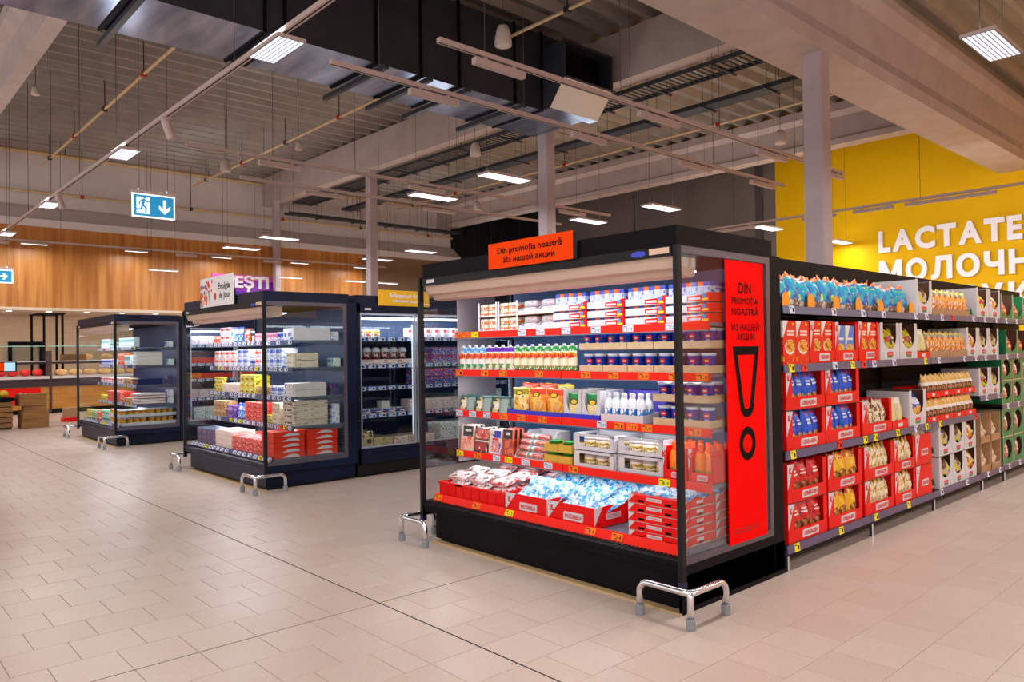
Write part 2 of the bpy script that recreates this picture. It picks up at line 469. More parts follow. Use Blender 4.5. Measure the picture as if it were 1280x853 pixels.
for a, b, c, d in ((-9.5, 19.2, 16.36, 25.2), (13.0, 19.2, -10.2, 16.35), (-9.5, -7.05, -10.2, 16.35), (-7.0, 12.95, -10.2, -3.35)):
    tb.add([(a, c, 0), (b, c, 0), (b, d, 0), (a, d, 0)], [(0, 1, 2, 3)], TILE_I)
ob('tile_field', tb, FLOOR, kind='stuff')
jb = MB(); jb.box(-1.0995, -1.0905, -3.3, 16.3, -0.003, -0.0008, INK); jb.box(-7, 0.0, 1.3975, 1.4045, -0.003, -0.0008, INK)
ob('expansion_joint', jb, FLOOR, label='dark expansion joint strips crossing the floor')

# ================================================================== walls
struct('wall_right_yellow', MB().box(19.0, 19.2, -10.2, 9.62, 0, 7.6, OCHRE), 'yellow painted wall behind the shelf run')
struct('wall_right_grey', MB().box(19.0, 19.2, 9.62, 20.0, 0, 7.6, GREYW), 'dark grey painted wall beside the yellow wall')
gw = MB(); gw.box(18.93, 18.995, 10.05, 10.3, 0, 7.5, mat('grey_pilaster', '#4c4547', 0.6)); gw.box(18.98, 18.995, 15.3, 15.33, 0, 7.5, DARK)
struct('trim_1', gw, 'dark vertical strips on the grey wall')
bw = MB(); bw.box(19.0, 19.2, 20.0, 22.6, 0, 7.6, BLACKW); bw.box(15.45, 19.0, 22.2, 22.4, 0, 7.6, BLACKW)
for i in range(8): bw.box(15.5 + i * 0.44, 15.53 + i * 0.44, 22.15, 22.2, 0, 7.5, BLACKW)
struct('wall_back_black', bw, 'black ribbed wall panels in the far corner')
wb = MB(); wb.box(-9.5, 15.45, 22.0, 22.4, 5.05, 7.6, WALLW)
struct('wall_back_upper', wb, 'white panelled upper part of the back wall above the wood')
tr = MB(); tr.prism([(21.35, 5.08), (22.0, 5.08), (22.0, 5.75), (21.8, 5.65), (21.45, 5.35), (21.35, 5.28)], 'x', -9.5, 15.45, WALLW)
struct('trim_2', tr, 'white concrete ledge running along the top of the wood fascia')
ww = MB(); ww.box(-9.5, 10.95, 21.45, 21.6, 2.87, 5.08, WOOD)
struct('wall_back_wood', ww, 'warm wood fascia above the bakery recess')
wr = MB(); wr.box(10.95, 15.45, 21.5, 22.0, 0, 5.08, BROWNW)
struct('wall_back_brown', wr, 'brown painted wall right of the wood fascia')
so = MB(); so.box(-9.5, 10.95, 21.45, 25.2, 2.79, 2.87, mat('soffit_paint', '#d8c3ae', 0.6))
SOFF = struct('trim_3', so, 'cream soffit under the wood fascia')
bt = mat('bakery_tiles', '#c6ab8e', 0.4); t_ = NT(bt)
br = t_.add('ShaderNodeTexBrick'); br.inputs['Color1'].default_value = lin('#cbb094'); br.inputs['Color2'].default_value = lin('#c4a888'); br.inputs['Mortar'].default_value = lin('#bfa488')
br.inputs['Scale'].default_value = 1.0; br.inputs['Mortar Size'].default_value = 0.008; br.inputs['Brick Width'].default_value = 0.4; br.inputs['Row Height'].default_value = 0.1
tc_ = t_.add('ShaderNodeTexCoord'); mp_ = t_.add('ShaderNodeMapping'); mp_.inputs['Rotation'].default_value = (PI / 2, 0, 0)
t_.l.new(tc_.outputs['Object'], mp_.inputs[0]); t_.l.new(mp_.outputs[0], br.inputs['Vector']); t_.l.new(br.outputs[0], t_.n['Principled BSDF'].inputs['Base Color'])
struct('wall_back_bakery', MB().box(-9.5, 10.95, 25.0, 25.2, 0, 2.79, bt), 'beige tiled wall behind the bakery counter')
struct('wall_front', MB().box(2, 19.2, -10.2, -10.0, 0, 7.6, mat('orange_wall', '#b5561a', 0.6)), 'orange wall across the shop, mirrored in the glass')
for i in range(7):
    ob('downlight', MB().lathe([(0.07, 2.785), (0.07, 2.79)], SPOTL, 10, 0.35 + i * 0.95 - 1.1, 22.0), SOFF)
    area_light('downlight_lamp', SOFF, (-0.75 + i * 0.95, 22.3, 2.78), 0.3, 0.3, 14.0, (math.radians(18), 0, 0), (1, 0.93, 0.84))
# letters on the yellow wall
sgn = thing('wall_lettering', 'large white dairy department lettering in three lines on yellow wall', 'sign', (18.97, 4.8, 3.0))
def word_letters(word, ytop, ystart, z0, h, pitch):
    """letters stand along -y from ystart"""
    adv = 0.0
    for ch in word:
        v, f, x0, x1, y0, y1 = text_geo(ch, 3, 0.0)
        w = h / 0.745 * (x1 - x0) if ch not in 'Д' else h * 0.93
        b = MB(); b.text(ch, (-0.02, ystart - adv - w / 2 - 4.8, z0 + h / 2 - 3.0), (0, -1, 0), (0, 0, 1), w, h, LETTER, res=3, off=0, thick=0.06, bold=0.045)
        ob('letter', b, sgn); adv += w + pitch
word_letters('LACTATE', 0, 6.43, 4.15, 0.62, 0.05)
word_letters('МОЛОЧНЫЕ', 0, 6.42, 3.28, 0.64, 0.1)
word_letters('ПРОДУКТЫ', 0, 6.42, 2.42, 0.66, 0.11)
# letters mirrored in the cooler glass stand on the far orange wall
sg2 = thing('far_lettering', 'white lettering on the orange wall seen mirrored in the cooler glass', 'sign', (13.5, -9.97, 3.6))
ob('letter', MB().text('МЕИ', (0, 0, 0.75), (-1, 0, 0), (0, 0, 1), None, 1.1, LETTER, res=2, thick=0.05, bold=0.03), sg2)
ob('letter', MB().text('НОТ', (0, 0, -0.75), (-1, 0, 0), (0, 0, 1), None, 1.1, LETTER, res=2, thick=0.05, bold=0.03), sg2)
# purple fish sign
ps = thing('purple_sign', 'purple department sign with white letters on the wood fascia', 'sign', (6.5, 21.43, 3.3))
ob('panel', MB().box(-1.0, 1.06, -0.03, 0.0, 0.05, 0.78, pm('purple_art', '#8414b4', ('z', 0.74, 1.1, '#d860b0'), ('z', 0.0, 0.25, '#4a08b0'), ('n', 2.0, 0.55, '#b53fb5', 3, 0.25, 0.62))), ps)
ob('lettering', MB().text('PEȘTI', (0.13, -0.035, 0.50), (1, 0, 0), (0, 0, 1), 1.43, 0.53, LETTER, thick=0.04, bold=0.03), ps)

# ================================================================== roof
ce = MB()
xs0, xs1 = -10.0, 24.0
y = -11.24; pr_ = []
while y < 26: pr_ += [(y, 7.42), (y + 0.1, 7.42), (y + 0.2, 7.57), (y + 0.3975, 7.57)]; y += 0.4975
pr_.append((y, 7.42))
v = [(xs0, a, b) for a, b in pr_] + [(xs1, a, b) for a, b in pr_]; n = len(pr_)
ce.add(v, [(i, i + 1, i + 1 + n, i + n) for i in range(n - 1)], DECK)
ce.box(xs0, xs1, -11.3, 26, 7.66, 7.75, DECK)
struct('ceiling', ce, 'trapezoidal grey steel roof deck')
def ibeam_prof(a0, a1, z0, z1, web=0.11, fl=0.16):
    m = (a0 + a1) / 2; w = (a1 - a0) * web * 2
    return [(a0, z0), (a1, z0), (a1, z0 + fl), (m + w, z0 + fl * 2.0), (m + w, z1 - fl * 1.9), (a1, z1 - fl * 0.8), (a1, z1), (a0, z1), (a0, z1 - fl * 0.8), (m - w, z1 - fl * 1.9), (m - w, z0 + fl * 2.0), (a0, z0 + fl)]
struct('ceiling_beam', MB().prism(ibeam_prof(2.56, 3.4, 5.91, 7.42, 0.2, 0.22), 'x', -9.5, 19.0, CONC), 'broad concrete girder crossing the roof at upper right')
struct('ceiling_beam', MB().prism([(-1.3, 7.42), (-1.3, 7.2), (-1.12, 7.05), (-1.12, 6.5), (-0.86, 6.5), (-0.86, 7.42)], 'y', 3.4, 22.0, CONC), 'concrete joist at the upper left corner')
struct('ceiling_beam', MB().box(7.42, 7.74, 3.4, 22.0, 6.5, 7.42, CONC), 'concrete joist on the row of slim columns')
struct('ceiling_beam', MB().prism([(14.72, 6.42), (15.15, 6.42), (15.15, 7.42), (14.66, 7.42), (14.66, 7.22), (14.78, 7.1), (14.78, 6.62), (14.72, 6.56)], 'y', 3.4, 22.0, CONC), 'pale concrete joist before the grey wall')
for i, (yc, w, lab, zt) in enumerate(((2.775, 0.30, 'square column under the broad girder behind the shelf run', 5.91), (8.55, 0.27, 'slim column behind the orange promotion sign', 6.5),
                                      (15.33, 0.24, 'slim column left of the cheese cooler sign', 6.5), (21.2, 0.2, 'slim column beside the purple fish sign', 6.5))):
    c = 0.02; h = w / 2; xc = 7.56
    p = [(xc - h + c, yc - h), (xc + h - c, yc - h), (xc + h, yc - h + c), (xc + h, yc + h - c), (xc + h - c, yc + h), (xc - h + c, yc + h), (xc - h, yc + h - c), (xc - h, yc - h + c)]
    struct('column', MB().prism(p, 'z', 0, zt, COLUMN), lab)

# ---- ventilation duct
d = thing('ventilation_duct', 'big rectangular ventilation duct with shiny underside under the roof', 'duct', (0, 7.6, 5.75))
b = MB(); b.box(-9, 6.9, -0.655, 0.64, 0.0, 0.004, DUCT); ob('underside', b, d)
b = MB(); b.box(-9, 6.9, -0.66, -0.655, 0, 1.35, DUCTB); b.box(-9, 6.9, 0.64, 0.645, 0, 1.35, DUCTB); b.box(-9, 6.9, -0.66, 0.645, 1.35, 1.355, DUCTB); b.box(6.9, 6.905, -0.66, 0.645, 0, 1.35, DUCT)
ob('side_walls', b, d)
for xx in (-3.2, -0.9, 0.74, 1.02, 2.44, 3.24, 3.99, 5.2, 5.85):
    ob('flange', MB().box(xx - 0.02, xx + 0.02, -0.69, 0.67, -0.02, 1.385, BLACK), d)
    if xx in (-0.9, 0.74, 2.44, 3.24, 3.99, 5.2): ob('support_rail', MB().box(xx + 0.06, xx + 0.13, -0.8, 1.05, -0.1, -0.03, TRAY), d)
b = MB()   # outlet hood: mouth faces the room, sheet slopes under it
x0, x1 = 5.85, 7.12; yb, ym = -0.86, -1.22
b.add([(x0, yb, 0.0), (x1, yb, 0.0), (x1, ym, 0.45), (x0, ym, 0.45)], [(0, 1, 2, 3)], mat('bright_sheet', '#c9ccd2', 0.3, 0.9))
b.add([(x0, yb, 0.02), (x1, yb, 0.02), (x1, ym, 0.47), (x0, ym, 0.47)], [(3, 2, 1, 0)], DUCTB)
ob('hood_lip', b, d)
b = MB()
for xx in (x0, x1 - 0.01): b.prism([(-0.66, 0.0), (yb, 0.0), (ym, 0.45), (ym, 1.08), (-0.66, 1.08)], 'x', xx, xx + 0.01, DUCTB)
b.box(x0, x1, ym, -0.66, 1.08, 1.09, DUCTB); b.box(x0, x1, yb, -0.66, 0, 0.006, DUCT); b.box(x0, x1, -0.7, -0.66, 0.01, 1.08, INK)
ob('outlet_hood', b, d)
b = MB(); b.box(x0, x1, ym - 0.01, ym + 0.02, 0.44, 0.475, FRAME); b.box(x0, x1, ym - 0.01, ym + 0.02, 1.06, 1.1, TRAY); b.box(x0 - 0.01, x0 + 0.03, ym - 0.01, ym + 0.02, 0.44, 1.1, TRAY); b.box(x1 - 0.03, x1 + 0.01, ym - 0.01, ym + 0.02, 0.44, 1.1, TRAY)
b.box(x0 + 0.02, x1 - 0.02, ym + 0.3, ym + 0.31, 0.3, 1.08, INK)
ob('mouth_frame', b, d)

# ---- cable trays, pipes
def cable_tray(name, label, x0, x1, y0, y1, z, rungs, solid=False):
    t = thing(name, label, 'cable tray', ((x0 + x1) / 2, (y0 + y1) / 2, z))
    hx, hy = (x1 - x0) / 2, (y1 - y0) / 2; b = MB()
    lx = hy > hx
    for s in (-1, 1):
        if lx: b.box(s * hx - 0.015, s * hx + 0.015, -hy, hy, -0.03, 0.05, TRAY)
        else: b.box(-hx, hx, s * hy - 0.015, s * hy + 0.015, -0.03, 0.05, TRAY)
    ob('side_rails', b, t); b = MB(); L = hy if lx else hx; k = -L
    if solid: b.box(-hx, hx, -hy, hy, -0.03, -0.02, TRAY)
    while k < L:
        if lx: b.box(-hx, hx, k, k + 0.02, -0.02, 0.0, TRAY)
        else: b.box(k, k + 0.02, -hy, hy, -0.02, 0.0, TRAY)
        k += rungs
    ob('rungs', b, t, kind='stuff')
    k = -L + 1.2
    while k < L:
        b = MB()
        for s in (-1, 1):
            p = (s * hx, k) if lx else (k, s * hy)
            ob('hanger_rod', MB().tube([(p[0], p[1], 0), (p[0], p[1], 7.42 - z)], 0.006, WIRE, 4), t)
        if lx: b.box(-hx - 0.12, hx + 0.12, k - 0.02, k + 0.02, -0.06, -0.03, TRAY); b.box(hx + 0.1, hx + 0.13, k - 0.025, k + 0.025, -0.065, -0.02, REDCLIP)
        else: b.box(k - 0.02, k + 0.02, -hy - 0.12, hy + 0.12, -0.06, -0.03, TRAY)
        ob('cross_bar', b, t); k += 1.4
cable_tray('cable_tray', 'wire mesh cable tray along the concrete joist by the duct mouth', 7.8, 8.4, 3.5, 20.5, 6.42, 0.12)
cable_tray('cable_tray', 'dark closed cable tray running below the roof ribs at right', 9.6, 9.95, 3.5, 20.5, 6.42, 0.5, True)
cable_tray('cable_tray', 'long cable tray along the white back wall', 7.9, 15.2, 21.0, 21.3, 6.2, 0.3, True)
def pipe_run(label, p0, p1, hang=2.4, r=0.028):
    p0, p1 = Vector(p0), Vector(p1); t = thing('sprinkler_pipe', label, 'pipe', tuple(p0))
    d = p1 - p0; ob('pipe', MB().tube([(0, 0, 0), tuple(d)], r, PIPE, 8), t)
    n = int(d.length / hang)
    for i in range(n):
        q = d * ((i + 0.6) / n)
        b = MB(); b.tube([(q.x, q.y, 0.0), (q.x, q.y, 7.42 - p0.z)], 0.012, WIRE, 5); b.box(q.x - 0.045, q.x + 0.045, q.y - 0.045, q.y + 0.045, -0.045, 0.045, REDCLIP if i % 2 else TRAY)
        ob('hanger', b, t)
pipe_run('cream sprinkler pipe nearest the upper left joist', (0.91, 8.3, 6.8), (0.91, 21.6, 6.8))
pipe_run('cream sprinkler pipe crossing the roof ribs behind the duct', (5.02, 8.3, 6.8), (5.02, 21.6, 6.8))
pipe_run('cream sprinkler pipe above the near side of the duct', (5.02, 3.5, 6.8), (5.02, 6.85, 6.8))
pipe_run('cream sprinkler pipe beside the mesh cable tray', (8.72, 3.5, 6.8), (8.72, 21.6, 6.8))
pipe_run('cream sprinkler pipe in front of the pale concrete joist', (12.6, 3.5, 6.95), (12.6, 21.6, 6.95))
pipe_run('lower cream pipe along the white back wall', (-9, 21.7, 6.08), (15.3, 21.7, 6.08), 3.0, 0.035)
pipe_run('brown pipe at the top of the white back wall', (-9, 21.8, 7.2), (15.3, 21.8, 7.2), 4.0, 0.06)

# ---- luminaires
def panel_mesh(w, l):
    b = MB(); b.box(-w / 2, w / 2, -l / 2, l / 2, 0.0, 0.035, TRACK); return b.mesh('housing')
_LM = {}
def luminaire(label, x, y, z, w, l, lit=True, power=None, group=None, wires=True):
    t = thing('ceiling_luminaire', label, 'ceiling light', (x, y, z), 0, group)
    k = (w, l)
    if k not in _LM:
        df = MB(); nx = max(2, round(w / 0.045)); ny = max(2, round(l / 0.045)); df.box(-w / 2 + 0.006, w / 2 - 0.006, -l / 2 + 0.006, l / 2 - 0.006, -0.002, 0.0, LAMPB)
        for i in range(nx):
            for j in range(ny):
                x0, y0 = -w / 2 + 0.012 + i * (w - 0.024) / nx, -l / 2 + 0.012 + j * (l - 0.024) / ny
                g_ = 0.007 if w < 0.95 else 0.004
                df.box(x0 + g_, x0 + (w - 0.024) / nx - g_, y0 + g_, y0 + (l - 0.024) / ny - g_, -0.006, -0.002, LAMPN if 0.2 < l and w < 0.95 else LAMP)
        wi = MB().tube([(0, 0, 0.035), (0, 0, 7.42 - z)], 0.004, WIRE, 4)
        _LM[k] = (panel_mesh(w, l), df.mesh('diffuser'), wi.mesh('hanger_wire'))
    h, df, wi = _LM[k]
    ob('housing', h, t); ob('diffuser', df, t, label='glowing prismatic diffuser')
    for s in (-1, 1):
        if wires: ob('hanger_wire', wi, t, (s * w * 0.4, 0, 0) if w > l else (0, s * l * 0.4, 0))
    area_light('luminaire_light', t, (0, 0, -0.02), w, l, power or LAMP_W)
    if l > 0.2: area_light('added_uplight', t, (0, 0, 0.06), w, l, UP_W * (power or LAMP_W) / LAMP_W, (PI, 0, 0))  # added light aimed up to lift roof and upper walls
    return t
rows = {7.22: 'row above promotion cooler', 9.3: 'row just behind column', 16.0: 'row over the middle cooler', 18.4: 'far row before the wood'}
for yy, rw in rows.items():
    for i, xx in enumerate((5.2, 9.68, 14.12, 18.2)):
        if xx > 18 and yy > 8: continue
        luminaire(f'white ceiling panel light, {ORD[i]} from left, {rw}', xx, yy, 4.5, 1.0, 0.33, power=LAMP_W * (0.35 if xx > 18 else 1))
luminaire('square ceiling panel light at the top right corner', 5.15, -0.2, 4.5, 0.92, 0.31)
for i, xx in enumerate((-3.8, 0.7, 9.6, 14.1)):
    luminaire(f'ceiling panel light over the near aisle, {ORD[i]} along the aisle', xx, -0.2, 4.5, 0.92, 0.31)
for i, xx in enumerate((-8, -3.8, 0.7, 5.15, 9.6, 14.1)):
    luminaire(f'ceiling panel light behind the viewer, {ORD[i]} along the aisle', xx, -4.4, 4.5, 0.92, 0.31)
for i, xx in enumerate((5.5, 9.6, 13.7, 17.5)):
    luminaire(f'added unseen panel light brightening the orange wall, {ORD[i]} from left', xx, -8.2, 4.5, 0.92, 0.31, power=LAMP_W * 2)  # lamps added out of view so the mirrored wall shows brighter
# tracks
def track(label, p0, p1, spots=(), bars=(), wires=2.2, wash=0.0):
    p0, p1 = Vector(p0), Vector(p1); t = thing('lighting_track', label, 'lighting track', tuple(p0)); d = p1 - p0; L = d.length; u = d / L; ax = abs(u.x) > 0.5
    def bx(a, b_, w, z0, z1, m, off=0.0):
        q = MB()
        if ax: q.box(a, b_, off - w, off + w, z0, z1, m)
        else: q.box(off - w, off + w, a, b_, z0, z1, m)
        return q
    q = bx(0, L, 0.03, 0.0, 0.05, TRACK)
    if ax: q.box(0, L, -0.008, 0.008, -0.001, 0.003, INK)
    else: q.box(-0.008, 0.008, 0, L, -0.001, 0.003, INK)
    ob('rail', q, t)
    wm_ = MB().tube([(0, 0, 0.05), (0, 0, 7.42 - p0.z)], 0.005, WIRE, 4).mesh('hanger_wire'); k = 0.6
    while k < L:
        q = p0 + u * k
        if not (6.8 < q.y < 8.4 and q.x < 7) and not (9.4 < q.x < 10.2 and q.y > 3): ob('hanger_wire', wm_, t, tuple(u * k))
        k += wires
    for a, c in bars:
        q = bx(a, c, 0.035, -0.1, -0.03, TRACK, 0.0)
        for e in (a + 0.15, c - 0.15): q.v and q.box(*((e - 0.02, e + 0.02, -0.02, 0.02) if ax else (-0.02, 0.02, e - 0.02, e + 0.02)), -0.03, 0.0, TRACK)
        lo = ob('linear_lamp', q, t)
        if wash: area_light('wash_light', lo, (0.05, (a + c) / 2, -0.11), 0.06, c - a, wash, (0, math.radians(-48), 0), (1, 0.95, 0.88))
    for k in spots:
        b = MB(); p = u * k; b.box(p.x - 0.05, p.x + 0.05, p.y - 0.05, p.y + 0.05, -0.03, 0.0, TRACK)
        a = Vector((p.x, p.y, -0.06)); e = a + Vector((0.06, -0.05, -0.22)); b.tube([tuple(a + Vector((0, 0, 0.04))), tuple(a), tuple(a + (e - a) * 0.02), tuple(e)], 0.055, TRACK, 10)
        ob('spot_head', b, t)
    return t
track('light track running away along the left aisle with panel lights', (-0.3, -4, 4.56), (-0.3, 20.5, 4.56), spots=(11.6, 17.6))
for i, yy in enumerate((4.5, 9.6, 14.6, 19.2)):
    luminaire(f'square panel light on the left aisle track, {ORD[i]} from the viewer', -0.25, yy, 4.5, 0.29, 0.69, wires=False)
track('grey light track ending by the girder column, nearest of four', (0.93, 3.42, 4.55), (9.87, 3.42, 4.55), bars=((0.45, 1.15), (3.15, 4.0), (6.0, 6.9), (8.2, 8.9)))
track('grey light track, second behind the girder column', (0.4, 4.6, 4.55), (10.0, 4.6, 4.55), bars=((1.0, 1.7), (3.7, 4.4), (6.2, 7.1), (8.4, 9.2)))
track('grey light track passing behind the orange sign, third from front', (0.35, 8.75, 4.55), (9.8, 8.75, 4.55), bars=((1.1, 1.8), (3.9, 4.7), (7.8, 8.6)))
track('grey light track left of the orange sign, farthest of four', (1.8, 10.3, 4.55), (9.8, 10.3, 4.55), bars=((1.2, 2.0), (3.9, 4.7)))
track('light track with bright bars before the wood fascia', (-6, 20.75, 4.56), (11.5, 20.75, 4.56), bars=((5.4, 6.0), (10.2, 10.8), (12.9, 13.5)))
for i, xx in enumerate((0.58, 3.1, 5.55, 8.15, 10.5)):
    luminaire(f'bright bar light before the wood fascia, {ORD[i]} from left', xx, 20.75, 4.5, 0.63, 0.12, power=LAMP_W * 0.25, wires=False)
for i, xx in enumerate((3.6, 7.45, 9.8, 11.1)):
    luminaire(f'low bar light hanging before the wood fascia, {ORD[i]} from left', xx, 20.0, 3.92, 0.8, 0.15, power=LAMP_W * 0.2)
track('light track in front of the yellow wall', (13.5, -6, 4.55), (13.5, 9.0, 4.55), bars=((1.0, 2.7), (4.5, 6.2), (8.0, 9.7), (9.95, 10.8), (11.2, 12.0), (13.2, 14.6)), wash=38)
# pendant speakers
SPK = MB(); SPK.lathe([(0.02, 0.3), (0.07, 0.28), (0.1, 0.2), (0.125, 0.05), (0.12, 0.0), (0.06, 0.01)], mat('speaker_shell', '#c5b6ac', 0.5), 14); SPK = SPK.mesh('shell', True)
SPW = MB().tube([(0, 0, 0.3), (0, 0, 1.76)], 0.006, WIRE, 4).mesh('hanger_wire')
for lab, x, yv in (('above the duct end', 3.57, 5.4), ('left of the girder column', 11.5, 5.45), ('at the mid roof ribs', 3.9, 12.3), ('by the upper left joist', -0.62, 13.8),
                   ('near the cream wall pipe', 3.45, 15.1), ('behind the duct', 7.1, 10.3), ('before the pale joist', 11.3, 15.3)):
    t = thing('pendant_speaker', f'cream pendant loudspeaker hanging {lab}', 'loudspeaker', (x, yv, 6.4 if x < 0 else 5.82)); s_ = ob('shell', SPK, t); w_ = ob('hanger_wire', SPW, t)
    if x < 0: w_.scale.z = 0.58
    if x < 0 or x == 3.9: s_.scale = (0.6, 0.6, 0.6)
# exit signs
def exit_sign(label, x, y, z, w, h, man=True, arrow='down'):
    t = thing('exit_sign', label, 'exit sign', (x, y, z))
    b = MB(); b.box(-w / 2, w / 2, -0.01, 0.01, 0, h, EXITW); b.box(-w / 2 - 0.01, w / 2 + 0.01, -0.03, 0.03, h, h + 0.04, TRACK); ob('frame', b, t)
    b = MB(); b.box(-w / 2 + 0.02, w / 2 - 0.02, -0.014, -0.01, 0.02, h - 0.02, EXITB); ob('panel', b, t)
    b = MB(); ax = w * 0.25 if man else w * 0.2; c = h / 2; s = h * 0.3; P = lambda pts: b.prism([(ax + p[0] * s, c + p[1] * s) for p in pts], 'y', -0.018, -0.015, EXITW)
    if arrow == 'down': P([(-0.2, 1), (0.2, 1), (0.2, -0.3), (0.75, 0.2), (0.75, -0.3), (0, -1), (-0.75, -0.3), (-0.75, 0.2), (-0.2, -0.3)])
    else: P([(-1, 0.2), (-1, -0.2), (0.3, -0.2), (-0.2, -0.75), (0.3, -0.75), (1, 0), (0.3, 0.75), (-0.2, 0.75), (0.3, 0.2)])
    ob('arrow', b, t)
    if man:
        b = MB(); ox = -w * 0.25; b.box(ox - 0.085, ox + 0.085, -0.017, -0.0145, 0.05, h - 0.05, EXITW); ob('doorway', b, t)
        b = MB(); yy = -0.02
        def limb(*p, r=0.013): b.tube([(ox + a, yy, q) for a, q in p], r, EXITB, 6)
        b.lathe([(0.004, 0.255), (0.02, 0.262), (0.02, 0.278), (0.004, 0.286)], EXITB, 8, ox + 0.02, yy)
        limb((0.01, 0.25), (-0.01, 0.17), r=0.02); limb((0.01, 0.24), (0.05, 0.21), (0.085, 0.22), r=0.009); limb((0, 0.24), (-0.04, 0.22), (-0.055, 0.17), r=0.009)
        limb((-0.01, 0.17), (0.035, 0.13), (0.03, 0.06)); limb((-0.01, 0.17), (-0.03, 0.11), (-0.09, 0.1))
        ob('running_figure', b, t)
    b = MB()
    for s2 in (-1, 1): b.lathe([(0.02, h + 0.04), (0.02, h + 0.07)], CHROME, 8, s2 * w * 0.33, 0); b.tube([(s2 * w * 0.33, 0, h + 0.07), (s2 * w * 0.33, 0, 7.42 - z)], 0.003, WIRE, 4)
    ob('hanger', b, t)
exit_sign('blue emergency exit sign with running figure and down arrow', -0.178, 8.5, 3.4, 0.56, 0.325)
exit_sign('blue arrow exit sign at the left edge before the wood', -1.08, 15.0, 2.96, 0.55, 0.26, False, 'right')

# ================================================================== coolers
_TG = {}
def tag_mesh(kind, txt='', w=0.085, h=0.043):
    k = (kind, txt, w, h)
    if k not in _TG:
        b = MB(); m = {'W': LAVEN, 'Y': YELLOW, 'O': ORANGE, 'R': REDRAIL}[kind]
        b.box(-w / 2, w / 2, -0.003, 0.0, -h / 2, h / 2, m)
        if txt: b.text(txt, (w * 0.12, -0.003, -h * 0.08), (1, 0, 0), (0, 0, 1), w * 0.6, h * 0.5, INK, res=1, off=0.0008)
        else: b.box(w * 0.05, w * 0.35, -0.0035, -0.003, -h * 0.3, h * 0.2, INK)
        b.box(-w * 0.42, -w * 0.1, -0.0035, -0.003, h * 0.2, h * 0.32, INK)
        _TG[k] = b.mesh('price_tag')
    return _TG[k]
TW = 2.44
def pane_frame(par, y, yo):
    """glazed end wall of an open cooler: y is the inner face, yo the outer face"""
    a, b_ = min(y, yo), max(y, yo)
    f = MB(); f.box(0.035, 1.03, a, b_, 2.045, 2.088, FRAME); f.box(0.035, 1.03, a, b_, 0.27, 0.312, FRAME); f.box(0.985, 1.03, a, b_, 0.312, 2.045, FRAME)
    ob('pane_frame', f, par)
    m = (a + b_) / 2
    ob('glass_pane', MB().box(0.036, 0.986, m - 0.003, m + 0.003, 0.311, 2.046, GLASS), par, label='clear glass end wall')

